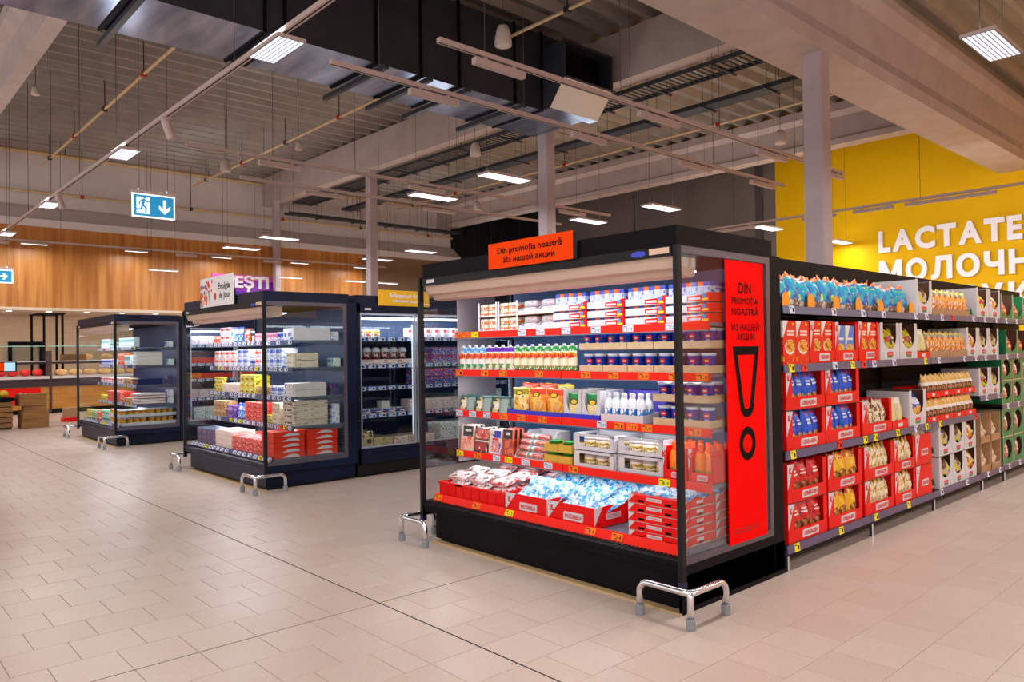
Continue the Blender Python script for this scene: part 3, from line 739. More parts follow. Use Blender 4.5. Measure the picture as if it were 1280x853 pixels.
SH_Z = (1.655, 1.345, 1.012, 0.68)
def island(name, label, x0, y0, inset, body, rail, tags, deck_tags, liner=None, gain=1.0):
    liner = liner or INNER
    t = thing(name, label, 'cooler', (x0, y0, 0)); W = 2.49
    b = MB(); b.box(0.035, 1.16, inset, W - 0.14, 0.03, 0.215, body); b.box(0.07, 1.15, inset + 0.02, W - 0.16, 0, 0.03, DARK)
    ob('base', b, t)
    ob('kick_strip', MB().box(-0.012, 0.05, inset, W - 0.14, 0, 0.012, mat('kick_strip', '#c9ab7e', 0.6)), t, label='narrow beige floor strip')
    b = MB(); b.prism([(0.05, 0.215), (0.005, 0.225), (0.0, 0.25), (0.004, 0.258), (0.004, 0.262), (-0.004, 0.268), (-0.004, 0.298), (0.012, 0.308), (0.06, 0.308), (0.06, 0.215)], 'y', 0.02, W - 0.02, body)
    ob('front_panel', b, t)
    b = MB(); b.box(0.115, 1.0, 0.03, W - 0.03, 0.215, 0.33, SHELFM); b.box(0.06, 0.115, 0.03, W - 0.03, 0.215, 0.3, SHELFM); ob('deck', b, t)
    b = MB(); b.prism([(0.078, 0.303), (0.105, 0.36), (0.112, 0.358), (0.09, 0.303)], 'y', 0.05, W - 0.04, rail)
    dr = ob('deck_rail', b, t)
    for u, k, tx in deck_tags:
        ob('price_tag', tag_mesh(k, tx), dr, (0.0902, W - u, 0.3325), (math.radians(-25.7), 0, -PI / 2))
    gb = MB(); n = 80
    for i in range(n): gb.box(0.018, 0.06, 0.05 + i * (W - 0.1) / n, 0.05 + i * (W - 0.1) / n + 0.012, 0.308, 0.313, DARK)
    ob('air_grille', gb, t, kind='stuff')
    for yy in (0.0, W): # lower end panels
        a, c = (yy, yy + 0.02) if yy == 0 else (yy - 0.02, yy)
        b = MB(); b.box(0.0, 1.03, a, c, 0.19 if inset or yy else 0.0, 0.27, body)
        if yy == 0 and not inset: b.box(0.0, 1.165, a + 0.003, c, 0.012, 0.19, body)
        ob('end_panel', b, t)
        b = MB(); b.bbox(1.03, 1.165, a, c + (0.1 if yy == 0 else 0) - (0.0), 0.0 if yy == 0 and not inset else 0.19, 2.09, body); ob('end_pillar', b, t)
    b = MB(); b.box(1.03, 1.16, 0.12, W - 0.02, 0.215, 2.08, body); ob('rear_wall', b, t)
    b = MB(); b.box(1.0, 1.03, 0.03, W - 0.03, 0.33, 2.04, liner)
    for i in range(9): b.box(0.996, 1.0, 0.05, W - 0.05, 0.36 + i * 0.035, 0.372 + i * 0.035, SHELFM)
    ob('liner', b, t)
    pane_frame(t, 0.018, 0.001); pane_frame(t, W - 0.018, W - 0.001)
    b = MB(); b.box(0.0, 1.16, 0.0, W, 2.088, 2.1, body); b.box(0.02, 1.1, 0.02, W - 0.02, 2.05, 2.088, DARK); ob('roof_panel', b, t)
    b = MB(); b.box(0.0, 0.025, 0.0, 2.44, 2.1, 2.2, body); b.box(0.025, 1.06, 0.0, 0.025, 2.1, 2.2, body); b.box(0.025, 1.06, 2.415, 2.44, 2.1, 2.2, body); b.box(1.035, 1.06, 0.025, 2.415, 2.1, 2.2, body)
    b.box(0.02, 1.04, 0.02, 2.42, 2.17, 2.18, body); ob('header', b, t)
    b = MB(); b.box(0.003, 0.02, 0.035, W - 0.035, 2.03, 2.088, DARK); f = ob('fascia', b, t)
    ob('sticker', MB().box(0.0, 0.003, 0.05, 0.19, 2.045, 2.08, mat('sticker_beige', '#e6c6ae', 0.6)), f, label='beige notice sticker')
    ob('sticker', MB().box(0.0, 0.003, W - 0.2, W - 0.1, 2.048, 2.075, WHITE), f, label='small white sticker')
    ob('badge', MB().prism([(0.27 + 0.055 * math.cos(a * PI / 8), 2.058 + 0.018 * math.sin(a * PI / 8)) for a in range(16)], 'x', 0.0005, 0.003, mat('badge_blue', '#2a3fd0', 0.3)), f, label='blue oval badge')
    b = MB(); b.prism([(0.03, 2.03), (0.05, 1.965), (0.085, 1.955), (0.10, 1.96), (0.12, 1.925), (0.2, 1.915), (0.24, 1.93), (0.24, 2.03)], 'y', 0.04, W - 0.04, BEIGE); ob('night_blind', b, t, label='beige rolled night blind')
    b = MB(); b.box(0.25, 0.31, 0.08, W - 0.08, 1.955, 1.965, LAMPC); ob('lamp_tube', b, t)
    area_light('canopy_light_front', t, (0.12, W / 2, 1.905), 0.2, W - 0.3, COOLER_W * gain, (0, math.radians(5), 0), (0.9, 0.95, 1.0))
    for yy in (-0.012, W - 0.02):
        b = MB(); b.box(-0.008, 0.03, yy, yy + 0.032, 0.165, 2.088, DARK); b.box(-0.01, 0.032, yy - 0.002, yy + 0.034, 0.15, 0.185, mat('post_foot', '#10204a', 0.4)); ob('corner_post', b, t)
    for si, z in enumerate(SH_Z):
        for half in (0, 1):
            y1 = W - 0.02 if half == 0 else W / 2 - 0.003; ya = y1 - W / 2 + 0.025
            b = MB(); b.box(0.36, 0.99, ya, y1, z - 0.022, z, SHELFM)
            for q in (ya + 0.02, y1 - 0.025): b.prism([(0.45, z - 0.022), (0.99, z - 0.022), (0.99, z - 0.06), (0.9, z - 0.06)], 'y', q, q + 0.005, SHELFM)
            s = ob('shelf', b, t)
            b = MB(); b.box(0.343, 0.36, ya, y1, z - 0.045, z + 0.006, rail); b.box(0.338, 0.362, ya, y1, z - 0.052, z - 0.045, SHELFM)
            r = ob('price_rail', b, s)
            b = MB()
            for u, k, tx in tags[si]:
                yy = W - u
                if ya < yy <= y1: ob('price_tag', tag_mesh(k, tx), s, (0.3425, yy, z - 0.019), (0, 0, -PI / 2))
        area_light('added_shelf_fill', t, (0.42, W / 2, z - 0.035), 0.05, W - 0.2, SHELF_W * gain, (0, math.radians(-12), 0), (0.88, 0.94, 1.0))  # unseen fill added below the shelf to brighten the goods
    return t

near_tags = (
    [(.07, 'O', '7.30'), (.17, 'O', '7.30'), (.28, 'Y', '9.40'), (.84, 'W', '16.30'), (1.04, 'W', '19.00'), (1.3, 'W', '21.00'), (1.58, 'W', '21.00'), (1.86, 'W', '21.00'), (2.2, 'W', '21.00')],
    [(.08, 'O', ''), (.4, 'O', ''), (.62, 'O', '3.9'), (1.02, 'O', '3.9'), (1.48, 'O', '3.9'), (1.73, 'O', '3.6'), (1.98, 'O', '3.9'), (2.22, 'O', '3.9'), (2.42, 'O', '3.9')],
    [(.07, 'W', '26.00'), (.24, 'W', '26.00'), (.42, 'W', '26.00'), (.62, 'O', '29.9'), (.82, 'O', '21.9'), (1.05, 'O', '21.4'), (1.62, 'W', '12.99'), (1.77, 'O', '9.8'), (1.88, 'O', '12.3'), (2.0, 'O', '3.9'), (2.36, 'O', '3.9')],
    [(.07, 'Y', '28.9'), (.3, 'O', '12'), (.53, 'W', '26.10'), (.67, 'Y', '12.9'), (.86, 'W', '12.15'), (1.1, 'W', '27.20'), (1.35, 'O', '14'), (2.13, 'Y', '8.9')])
island('promotion_cooler', 'near black open cooler with orange promotion sign and red goods', 0, 0, 0.0, BLACK, REDRAIL, near_tags,
       [(.1, 'O', '9.9'), (.58, 'O', '41.9'), (.95, 'Y', '17.9'), (1.73, 'O', '8.9'), (1.95, 'O', '24')])
def blue_tags(seed):
    rr = random.Random(seed); out = []
    for s in range(5):
        L = []; u = 0.08
        while u < 2.44:
            if rr.random() < 0.85: L.append((u, 'Y' if rr.random() < .12 else 'O' if rr.random() < .05 else 'W', ''))
            u += rr.choice((0.115, 0.13, 0.15))
        out.append(L)
    return out
b2, b3 = blue_tags(3), blue_tags(5)
island('middle_cooler', 'middle dark open cooler with white sign and yoghurt packs', 0.0, 5.42, 0.06, NAVY, BLUERAIL, b2[:4], b2[4], INNERD, 1.9)
island('far_cooler', 'farthest dark open cooler at left with yellow tubs', 0.0, 11.14, 0.06, NAVY, BLUERAIL, b3[:4], b3[4], INNERD, 1.9)

# promotion panel on the near cooler's end glass
pp = thing('promotion_poster', 'tall red promotion panel with exclamation mark on cooler end glass', 'sign', (0.71, 0, 1.17))
ob('panel', MB().box(-0.22, 0.22, -0.006, -0.001, -0.87, 0.868, SIGNR), pp)
for tx, z, w, h in (('DIN', 0.70, 0.145, 0.066), ('PROMOȚIA', 0.615, 0.31, 0.053), ('NOASTRĂ', 0.56, 0.315, 0.06), ('ИЗ НАШЕЙ', 0.462, 0.32, 0.055), ('АКЦИИ', 0.394, 0.21, 0.05)):
    ob('lettering', MB().text(tx, (0.0, -0.006, z), (1, 0, 0), (0, 0, 1), w, h, INK, res=2, off=0.001, bold=0.02), pp)
def ring(b, outer, inner, y0, y1, m):
    n = len(outer); v = [(p[0], y0, p[1]) for p in outer] + [(p[0], y0, p[1]) for p in inner]
    b.add(v, [(i, (i + 1) % n, (i + 1) % n + n, i + n) for i in range(n)], m)
def drop(w0, w1, zt, zb, n=14):
    pts = [(-w0, zt), (w0, zt)]
    for i in range(n + 1):
        a = PI * i / n; pts.append((w1 * math.cos(a), zb + w1 * 0.9 - w1 * 0.9 * math.sin(a)))
    return pts
b = MB(); ring(b, drop(0.155, 0.08, 0.338, -0.105), drop(0.1, 0.036, 0.285, -0.055), -0.0075, -0.0075, INK); ob('exclamation_stroke', b, pp)
def oval(rx, rz): return [(rx * math.cos(2 * PI * i / 24), -0.268 + rz * math.sin(2 * PI * i / 24) * 1.0) for i in range(24)]
b = MB(); ring(b, oval(0.095, 0.105), oval(0.055, 0.057), -0.0075, -0.0075, INK); ob('exclamation_dot', b, pp)
b = MB(); b.box(-0.17, 0.1, -0.0075, -0.006, -0.81, -0.803, mat('dark_red_print', '#a00c06', 0.5)); b.box(-0.17, 0.15, -0.0075, -0.006, -0.79, -0.783, MATS['dark_red_print'])
ob('fine_print', b, pp)
pl = thing('promotion_poster', 'white back of the promotion panel on far end glass', 'sign', (0.6, 2.492, 1.3))
ob('panel', MB().box(-0.21, 0.21, 0.001, 0.006, -0.72, 0.72, mat('panel_back', '#e6ccd2', 0.5)), pl)
# sign plates on the headers
def plate_x(name, label, xf, y0, y1, z0, z1, m, lines, ink, extra=None):
    t = thing(name, label, 'sign', (xf, (y0 + y1) / 2, z0)); h = (y1 - y0) / 2
    ob('plate', MB().box(-0.004, 0.0, -h, h, 0, z1 - z0, m), t)
    for tx, yc, zc, w, hh in lines: ob('lettering', MB().text(tx, (-0.004, -yc, zc), (0, -1, 0), (0, 0, 1), w, hh, ink, res=2, bold=0.022), t)
    br = MB(); br.box(0.0, 0.015, -h - 0.03, h + 0.0, 0.0, 0.17, DARK); ob('bracket', br, t)
    return t
plate_x('sign_plate', 'orange sign plate on top of the near cooler', -0.022, 0.77, 1.595, 2.083, 2.264, SIGNO, [('Din promoția noastră', 0, 0.118, 0.63, 0.062), ('Из нашей акции', 0, 0.052, 0.50, 0.052)], INK)
wsn = plate_x('sign_plate', 'white sign with balloons and handwriting on the middle cooler', -0.022, 6.165, 7.2, 2.095, 2.457, mat('sign_white', '#f8f6fa', 0.5), [('Evolgia', 0.24, 0.225, 0.36, 0.1), ('de jour', 0.26, 0.115, 0.34, 0.1)], INK)
b = MB()
bal = ['#e8200c', '#ff5a1e', '#1a6fb0', '#f2b27a', '#e8200c', '#e8a060']
for i in range(34):
    yy, zz, r = 0.5 - 0.2 * random.random() ** 1.5, 0.03 + 0.24 * random.random(), random.uniform(0.012, 0.028)
    b.prism([(yy + r * math.cos(a * PI / 5), zz + 1.3 * r * math.sin(a * PI / 5)) for a in range(10)], 'x', -0.0062 - 0.00003 * i, -0.004, mat('balloon' + bal[i % 6], bal[i % 6], 0.5))
for yy, zz, r in ((0.25, 0.28, 0.03), (0.2, 0.25, 0.022), (0.13, 0.31, 0.018), (0.15, 0.2, 0.016), (0.22, 0.19, 0.013), (0.03, 0.12, 0.035), (0.3, 0.31, 0.015)):
    b.prism([(yy + r * math.cos(a * PI / 5), zz + 1.3 * r * math.sin(a * PI / 5)) for a in range(10)], 'x', -0.0062, -0.004, mat('balloon' + bal[0 if r > 0.025 else int(r * 1000) % 3], bal[0 if r > 0.025 else int(r * 1000) % 3], 0.5))
b.tube([(-0.006, 0.36 + 0.15 * math.cos(a * PI / 12), 0.2 * math.sin(a * PI / 12) + 0.06) for a in range(13)], 0.004, FRAME, 5)
ob('balloon_print', b, wsn)

# ---- guard rails
def guard(label, x, y, sy, L):
    """bumper round the cooler corner: x,y is the corner foot, sy the way the front leg lies"""
    t = thing('corner_guard', label, 'guard rail', (x, y, 0)); H = 0.19; R = 0.06; r = 0.019
    def bend(c, a0, a1, u, n=5): return [c + u * (R * math.cos(a0 + (a1 - a0) * i / n)) + Vector((0, 0, 1)) * (R * math.sin(a0 + (a1 - a0) * i / n)) for i in range(n + 1)]
    for nm, d, ln in (('front_rail', Vector((0, sy, 0)), L), ('side_rail', Vector((1, 0, 0)), L)):
        pts = [Vector((0, 0, H)), d * 0.05 + Vector((0, 0, H))] + bend(d * (ln - R) + Vector((0, 0, H - R)), PI / 2, 0, d) + [d * ln + Vector((0, 0, 0.04))]
        ob('rail', MB().tube([tuple(p) for p in pts], r, CHROME, 12).mesh('rail', True), t)
        ob('foot', MB().lathe([(0.024, 0), (0.026, 0.003), (0.026, 0.055), (0.02, 0.06)], FOOT, 12, *(d * ln)[:2]), t)
    ob('corner_leg', MB().tube([(0, 0, 0.03), (0, 0, H - 0.01), (0.004, 0.004 * sy, H)], r, CHROME, 12).mesh('leg', True), t)
    ob('foot', MB().lathe([(0.024, 0), (0.026, 0.003), (0.026, 0.055), (0.02, 0.06)], FOOT, 12), t)
guard('chrome corner guard at the near right corner of promotion cooler', -0.145, -0.155, 1, 0.34)
guard('chrome corner guard at the left end of promotion cooler', -0.15, 2.56, -1, 0.32)
guard('chrome corner guard at the right corner of middle cooler', -0.165, 5.29, 1, 0.34)
guard('chrome corner guard at the left end of middle cooler', -0.15, 7.98, -1, 0.32)
guard('chrome corner guard at the right corner of far cooler', -0.2, 10.97, 1, 0.34)
guard('chrome corner guard at the left end of far cooler', -0.2, 13.72, -1, 0.32)

# ---- door coolers
def door_cooler(label, x0, y0, nd, shelves, dw=0.835, rz=0.0):
    t = thing('door_cooler', label, 'cooler', (x0, y0, 0), rz); W = nd * dw; D = 0.85
    b = MB(); b.box(-0.02, W + 0.05, 0.03, D, 0.03, 0.16, DARK); b.box(-0.02, W + 0.05, 0.05, D, 0, 0.03, DARK); ob('base', b, t)
    b = MB(); b.box(-0.02, W + 0.05, 0.0, 0.06, 0.16, 0.34, NAVY)
    for i in range(3): b.box(0.0, W, -0.006, 0.0, 0.2 + i * 0.045, 0.225 + i * 0.045, NAVY)
    ob('lower_panel', b, t)
    b = MB(); b.box(-0.03, 0.015, 0.0, D, 0.16, 2.1, NAVY); b.box(W - 0.005, W + 0.05, 0, D, 0.16, 2.1, NAVY); b.box(0.0, W, D - 0.05, D, 0.16, 2.1, INNERD); ob('carcass', b, t)
    b = MB(); b.box(-0.03, W + 0.05, 0.0, D, 1.99, 2.2, NAVY); ob('header', b, t)
    b = MB(); b.box(0.0, W, 0.06, D, 0.3, 0.345, INNERD); ob('deck', b, t)
    b = MB(); b.tube([(0.03, 0.12, 1.925), (W - 0.03, 0.12, 1.925)], 0.014, LAMPC, 8); ob('lamp_tube', b, t)
    area_light('cooler_light', t, (W / 2, 0.13, 1.9), W - 0.2, 0.1, COOLER_W * 5.0 * nd / 3, (math.radians(22), 0, 0), (0.8, 0.9, 1.0))
    for i in range(nd + 1):
        ob('lamp_strip', MB().box(i * dw - 0.006 + (0.06 if i == 0 else 0), i * dw + 0.006 + (0.06 if i == 0 else 0), 0.09, 0.1, 0.45, 1.85, mat('strip_lamp', '#dceaff', 0.4, emit=0.7)), t)
    for z in shelves:
        b = MB(); b.box(0.02, W - 0.02, 0.13, D - 0.06, z - 0.02, z, SHELFM); s = ob('shelf', b, t)
        ob('price_rail', MB().box(0.02, W - 0.02, 0.118, 0.13, z - 0.05, z + 0.004, mat('rail_blue', '#3768a8', 0.35)), s)
        u = 0.1
        while u < W - 0.05: ob('price_tag', tag_mesh('W', '', 0.1, 0.045), s, (u, 0.1175, z - 0.023)); u += 0.145
    for i in range(nd):
        a, c = i * dw + 0.012, (i + 1) * dw - 0.012
        f = MB(); f.box(a, a + 0.022, 0.005, 0.04, 0.345, 1.985, ALU); f.box(c - 0.022, c, 0.005, 0.04, 0.345, 1.985, ALU); f.box(a + 0.022, c - 0.022, 0.005, 0.04, 0.345, 0.365, ALU); f.box(a + 0.022, c - 0.022, 0.005, 0.04, 1.965, 1.985, ALU)
        dr = ob('door', f, t)
        ob('glass_pane', MB().box(a + 0.02, c - 0.02, 0.02, 0.026, 0.36, 1.97, GLASS), dr)
        hx = c - 0.06 if i % 2 == 0 else a + 0.06
        ob('handle', MB().tube([(hx, 0.004, 1.3), (hx, -0.035, 1.3), (hx, -0.035, 1.08), (hx, 0.004, 1.08)], 0.01, ALU, 8), dr)
    ob('sticker', MB().box(0.08, 0.17, -0.004, 0.0, 2.02, 2.045, WHITE), t)
    return t
DC_Z = (1.692, 1.355, 1.08, 0.743)
door_cooler('dark glass door cooler behind the middle cooler with cheese sign', 1.215, 5.45, 3, DC_Z)
door_cooler('dark glass door cooler behind the far cooler', 1.215, 11.17, 3, DC_Z)
door_cooler('dark door cooler back to back with the shelf run, mirrored in glass', 3.75, 2.46, 3, DC_Z, rz=PI)
c2_ = thing('sign_plate', 'yellow sign plate mirrored in the middle cooler end glass', 'sign', (1.85, 2.48, 2.06), PI)
ob('plate', MB().box(-0.34, 0.34, -0.004, 0.0, 0, 0.195, SIGNY), c2_); ob('bracket', MB().box(-0.35, 0.38, 0.0, 0.015, 0.0, 0.1, DARK), c2_)
cs = thing('sign_plate', 'yellow cheese sign plate on the glass door cooler', 'sign', (1.84, 5.43, 2.08))
ob('plate', MB().box(-0.37, 0.4, -0.004, 0.0, 0, 0.195, SIGNY), cs)
ob('lettering', MB().text('Brânzeturi fine', (0.03, -0.004, 0.13), (1, 0, 0), (0, 0, 1), 0.47, 0.055, LETTER, res=2, bold=0.02), cs); ob('lettering', MB().text('Мягкие сыры', (0.05, -0.004, 0.06), (1, 0, 0), (0, 0, 1), 0.40, 0.05, LETTER, res=2, bold=0.02), cs)
ob('bracket', MB().box(-0.35, 0.38, 0.0, 0.015, 0.0, 0.1, DARK), cs)

# ---- gondola shelving
GTOP = (1.775, 1.378)
GX = [1.19, 2.53, 3.87, 5.23, 5.98, 7.3, 8.6]
GZ = {0: (1.775, 1.378, 0.792, 0.163), 1: (1.775, 1.378, 0.792, 0.163), 2: (1.775, 1.378, 0.792, 0.163), 3: (1.775, 1.378, 0.96, 0.163), 4: (1.775, 1.378, 0.83, 0.163), 5: (1.775, 1.378, 0.83, 0.163)}
GBACK = mat('gondola_back', '#1a1413', 0.6, spec=0.2)
GT = {0: {1.775: [(.12, 'W'), (.75, 'W'), (1.25, 'W')], 1.378: [(.1, 'Y'), (.28, 'R'), (.75, 'W'), (1.05, 'Y'), (1.24, 'R')], 0.792: [(.1, 'Y'), (.8, 'R'), (1.25, 'Y')], 0.163: [(.13, 'Y'), (.8, 'Y')]},
      1: {1.775: [(.3, 'W'), (1.0, 'W'), (1.25, 'W')], 1.378: [(.1, 'W'), (.5, 'W'), (1.2, 'Y')], 0.792: [(.0 + .1, 'Y'), (.55, 'Y'), (.95, 'W'), (1.2, 'Y')], 0.163: [(.08, 'Y'), (.75, 'Y')]},
      2: {1.775: [(.3, 'W'), (.6, 'R'), (1.2, 'W')], 1.378: [(.2, 'W'), (.9, 'W'), (1.25, 'W')], 0.792: [(.2, 'Y'), (1.2, 'R')], 0.163: [(.2, 'W'), (.9, 'W')]}}
for i in range(6):
    x0, x1 = GX[i], GX[i + 1]; L = x1 - x0
    t = thing('shelf_unit', f'dark shelf unit of the dry goods run, {ORD[i]} from the cooler', 'shelf', (x0, 0, 0), 0, 'shelf units of the dry goods run')
    b = MB(); b.box(0, L - 0.004, 0.47, 0.5, 0.05, 2.0, GBACK); ob('back_panel', b, t)
    b = MB(); b.box(0, L - 0.004, 0.455, 0.5, 2.0, 2.2, BLACK); ob('header_panel', b, t)
    b = MB(); b.box(0, L - 0.004, 0.14, 0.17, 0.0, 0.135, mat('plinth_dark', '#171110', 0.6)); ob('plinth', b, t)
    b = MB(); b.box(0.0, 0.03, 0.43, 0.47, 0, 2.0, GBACK); ob('upright', b, t)
    b = MB(); b.box(0.0, 0.024, 0.0, 0.018, 0.0, 0.1, TRAY); b.tube([(0.012, -0.002, 0.0), (0.012, -0.002, 0.1)], 0.008, CHROME, 8); ob('foot', b, t)
    for z in GZ[i]:
        b = MB(); b.box(0.003, L - 0.006, 0.006, 0.46, z - 0.025, z, GBACK); s = ob('shelf', b, t)
        b = MB(); b.prism([(0.006, z + 0.004), (0.0, z + 0.004), (-0.006, z - 0.05), (0.004, z - 0.05)], 'x', 0.004, L - 0.007, BLUERAIL if z > 0.2 else mat('rail_violet', '#53456c', 0.35)); ob('price_rail', b, s)
        for u, k in GT.get(i, {}).get(z, [(.2, 'W'), (.6, 'W')]):
            ob('price_tag', tag_mesh(k, '', 0.07, 0.055), s, (u, -0.004, z - 0.022), (math.radians(-6), 0, 0))

# ================================================================== bakery and far left
for i, (x0, x1, pan, lab) in enumerate(((-2.4, 0.94, RED, 'bakery counter with red poster at far left'), (1.0, 3.4, WOODC, 'wood fronted bakery counter right of the red poster'), (3.46, 6.0, WOODC, 'wood fronted bakery counter behind the coolers'))):
    t = thing('bakery_counter', lab, 'counter', (x0, 20.9, 0)); L = x1 - x0
    b = MB(); b.box(0, L, 0.03, 0.8, 0.12, 0.72, WOODC); b.box(0.0, L, 0.1, 0.8, 0.0, 0.12, DARK); ob('cabinet', b, t)
    if i == 0:
        po = ob('poster', MB().box(0.35, L - 0.2, 0.015, 0.03, 0.26, 0.7, RED), t, label='red poster')
        ob('poster_text', MB().text('50', (L - 0.6, 0.015, 0.5), (1, 0, 0), (0, 0, 1), None, 0.16, WHITE, res=1), po)
    b = MB(); b.box(0, L, 0.0, 0.85, 0.72, 0.93, mat('counter_band', '#3a2a34', 0.4)); b.box(0, L, -0.03, 0.85, 0.93, 1.0, mat('counter_top', '#d9cfcf', 0.4)); ob('worktop', b, t)
    b = MB(); b.box(0.0, L, 0.5, 0.85, 1.32, 1.38, MATS['counter_band']); b.box(0, L, 0.46, 0.85, 1.38, 1.41, MATS['counter_top']); ob('upper_shelf', b, t)
    b = MB(); b.box(L + 0.002, L + 0.055, 0.0, 0.5, 0.0, 1.68, mat('counter_post', '#4a3038', 0.45)); ob('end_post', b, t)
    ob('glass_guard', MB().box(0.0, L - 0.02, 0.44, 0.45, 1.41, 1.8, GLASS), t); ob('guard_edge', MB().box(0.0, L - 0.02, 0.43, 0.46, 1.8, 1.82, mat('glass_edge', '#9fd8cf', 0.3)), t)
LOAF = MB()
for i in range(7):
    pass
def ellip(b, rx, ry, rz, m, cz=0, n=10, k=6):
    v = []; f = []
    for i in range(k + 1):
        a = -PI / 2 + PI * i / k
        for j in range(n): v.append((rx * math.cos(a) * math.cos(2 * PI * j / n), ry * math.cos(a) * math.sin(2 * PI * j / n), cz + rz * math.sin(a)))
    for i in range(k):
        for j in range(n): q = (j + 1) % n; f.append((i * n + j, i * n + q, (i + 1) * n + q, (i + 1) * n + j))
    b.add(v, f, m); return b
loaf_red = Proto('wrapped_pastry', ellip(MB(), 0.138, 0.12, 0.1, mat('pastry_red', '#e02a1c', 0.4), 0.1).mesh('p', True), 'pastry')
loaf_tan = Proto('bread_loaf', ellip(MB(), 0.17, 0.11, 0.09, noise_mat('bread_crust', '#d9a05a', '#f0c890', 8, 0.6), 0.09).mesh('p', True), 'bread')
for i in range(11): loaf_red.put((-2.1 + i * 0.28, 21.1 + 0.04 * (i % 2), 1.001), 0.3 * (i % 3), f'red wrapped pastry, {ORD[i]} from left, on the left bakery counter', 'red pastries on the left bakery counter')
for i in range(12): loaf_tan.put((1.25 + i * 0.36 + (0.2 if i > 5 else 0), 21.1, 1.001), 0.0, f'pale bread loaf, {ORD[i]} from left, on the wood fronted counters', 'loaves on the wood fronted counters')
for i in range(3): loaf_tan.put((2.0 + i * 0.5, 21.58, 1.411), 0.2, f'pale bread loaf, {ORD[i]} from left, on the counter upper shelf', 'loaves on the counter upper shelf')
bc = MB(); bc.box(-0.3, 0.3, -0.12, 0.12, 0, 0.17, CRATEW); t = thing('bread_crate', 'wooden crate on the upper shelf of the bakery counter', 'crate', (1.65, 21.58, 1.411)); ob('crate_box', bc, t)
# partition of black frames by the bakery door
t = struct('door_1', MB().box(0.62, 0.72, 24.9, 24.96, 0, 2.0, INK), 'black framed glass door behind the bakery')
b = MB(); b.box(1.45, 1.55, 24.9, 24.96, 0, 2.0, INK); b.box(0.72, 1.45, 24.9, 24.96, 1.9, 2.0, INK); ob('door_frame', b, t); ob('glass_pane', MB().box(0.72, 1.45, 24.92, 24.93, 0, 1.9, GLASS), t)
t = thing('partition', 'open partition of thin black posts before the bakery wall', 'partition', (1.3, 23.4, 0))
for i, (dx, dy) in enumerate(((0.0, 0.6), (0.1, 0.2), (0.2, -0.2), (0.16, -0.7))): ob('post', MB().box(dx * 1.4 - 0.03 - 0.12 * (3 - i) * 0.9 + 0.1, dx * 1.4 + 0.03 - 0.12 * (3 - i) * 0.9 + 0.1, dy - 0.02, dy + 0.02, 0, 2.76, INK), t)
ob('top_bar', MB().box(-0.28, 0.4, -0.72, 0.62, 2.76, 2.785, INK), t)
# cartons and produce bin
CARTON = MB(); CARTON.box(-0.24, 0.24, -0.2, 0.2, 0, 0.185, KRAFT); CARTON.box(-0.241, 0.241, -0.02, 0.02, 0.184, 0.187, mat('tape', '#8a6136', 0.4))
def carton(label, x, y, z, sx, sy, sz, rz):
    b = MB(); b.bbox(-sx / 2, sx / 2, -sy / 2, sy / 2, 0, sz, CRATEW, 0.004); t = ob('carton', b, None, (x, y, z), (0, 0, rz), label, 'box', 'brown cartons stacked on the floor at left')
    ob('tape', MB().box(-sx / 2 - 0.001, sx / 2 + 0.001, -0.03, 0.03, sz, sz + 0.002, MATS['tape']), t)
carton('brown carton at the bottom of the floor stack at left', -0.21, 16.5, 0.0, 0.5, 0.42, 0.19, 0.0)
carton('brown carton second from bottom of the floor stack', -0.21, 16.5, 0.193, 0.49, 0.42, 0.19, 0.06)
carton('shallow brown carton third from bottom of the floor stack', -0.2, 16.5, 0.386, 0.42, 0.38, 0.09, -0.05)
carton('wide brown carton on top of the floor stack', -0.255, 16.5, 0.479, 0.5, 0.42, 0.25, 0.05)
t = thing('produce_bin', 'slatted wooden produce bin at the left edge', 'bin', (-1.15, 16.7, 0))
for i in range(5): ob('slat', MB().box(-0.55, 0.55, -0.3, -0.28, 0.04 + i * 0.11, 0.13 + i * 0.11, CRATEW), t); ob('slat', MB().box(0.53, 0.55, -0.28, 0.3, 0.04 + i * 0.11, 0.13 + i * 0.11, CRATEW), t)
b = MB(); b.box(-0.53, 0.53, -0.28, 0.3, 0.0, 0.56, mat('bin_core', '#2a1c12', 0.8)); b.box(-0.58, 0.58, -0.34, 0.34, 0.6, 0.66, INK); b.box(-0.53, 0.53, -0.28, 0.3, 0.56, 0.6, INK); ob('bin_core', b, t)
prod = Proto('fruit', ellip(MB(), 0.11, 0.09, 0.08, mat('fruit_yellow', '#d8b020', 0.5), 0.08).mesh('p', True), 'fruit')
prod2 = Proto('fruit', ellip(MB(), 0.11, 0.09, 0.08, mat('fruit_red', '#b83418', 0.5), 0.08).mesh('p', True), 'fruit')
for i in range(4): (prod if i % 2 else prod2).put((-1.55 + i * 0.27, 16.6, 0.661), 0.3 * i, f'{"yellow" if i % 2 else "red"} fruit, {ORD[i]} from left, on the produce bin', 'fruit on the produce bin')
for i in range(3): (prod2 if i % 2 else prod).put((-1.4 + i * 0.25, 16.6, 0.83), 0.3 * i, f'{"red" if i % 2 else "yellow"} fruit, {ORD[i]} from left, heaped on the produce bin', 'fruit on the produce bin')
t = thing('price_display', 'small screen with orange panel above the produce bin', 'screen', (-0.85, 16.95, 0.66)); ob('stand', MB().box(-0.02, 0.02, -0.02, 0.02, 0, 0.6, INK), t)
ob('orange_panel', MB().box(-0.3, 0.18, -0.03, -0.01, 0.56, 0.74, SIGNO), t); ob('screen', MB().box(0.18, 0.38, -0.03, -0.01, 0.56, 0.74, mat('screen_glow', '#9cc4ee', 0.3, emit=0.6)), t); ob('casing', MB().box(-0.31, 0.41, -0.01, 0.05, 0.54, 0.76, INK), t)
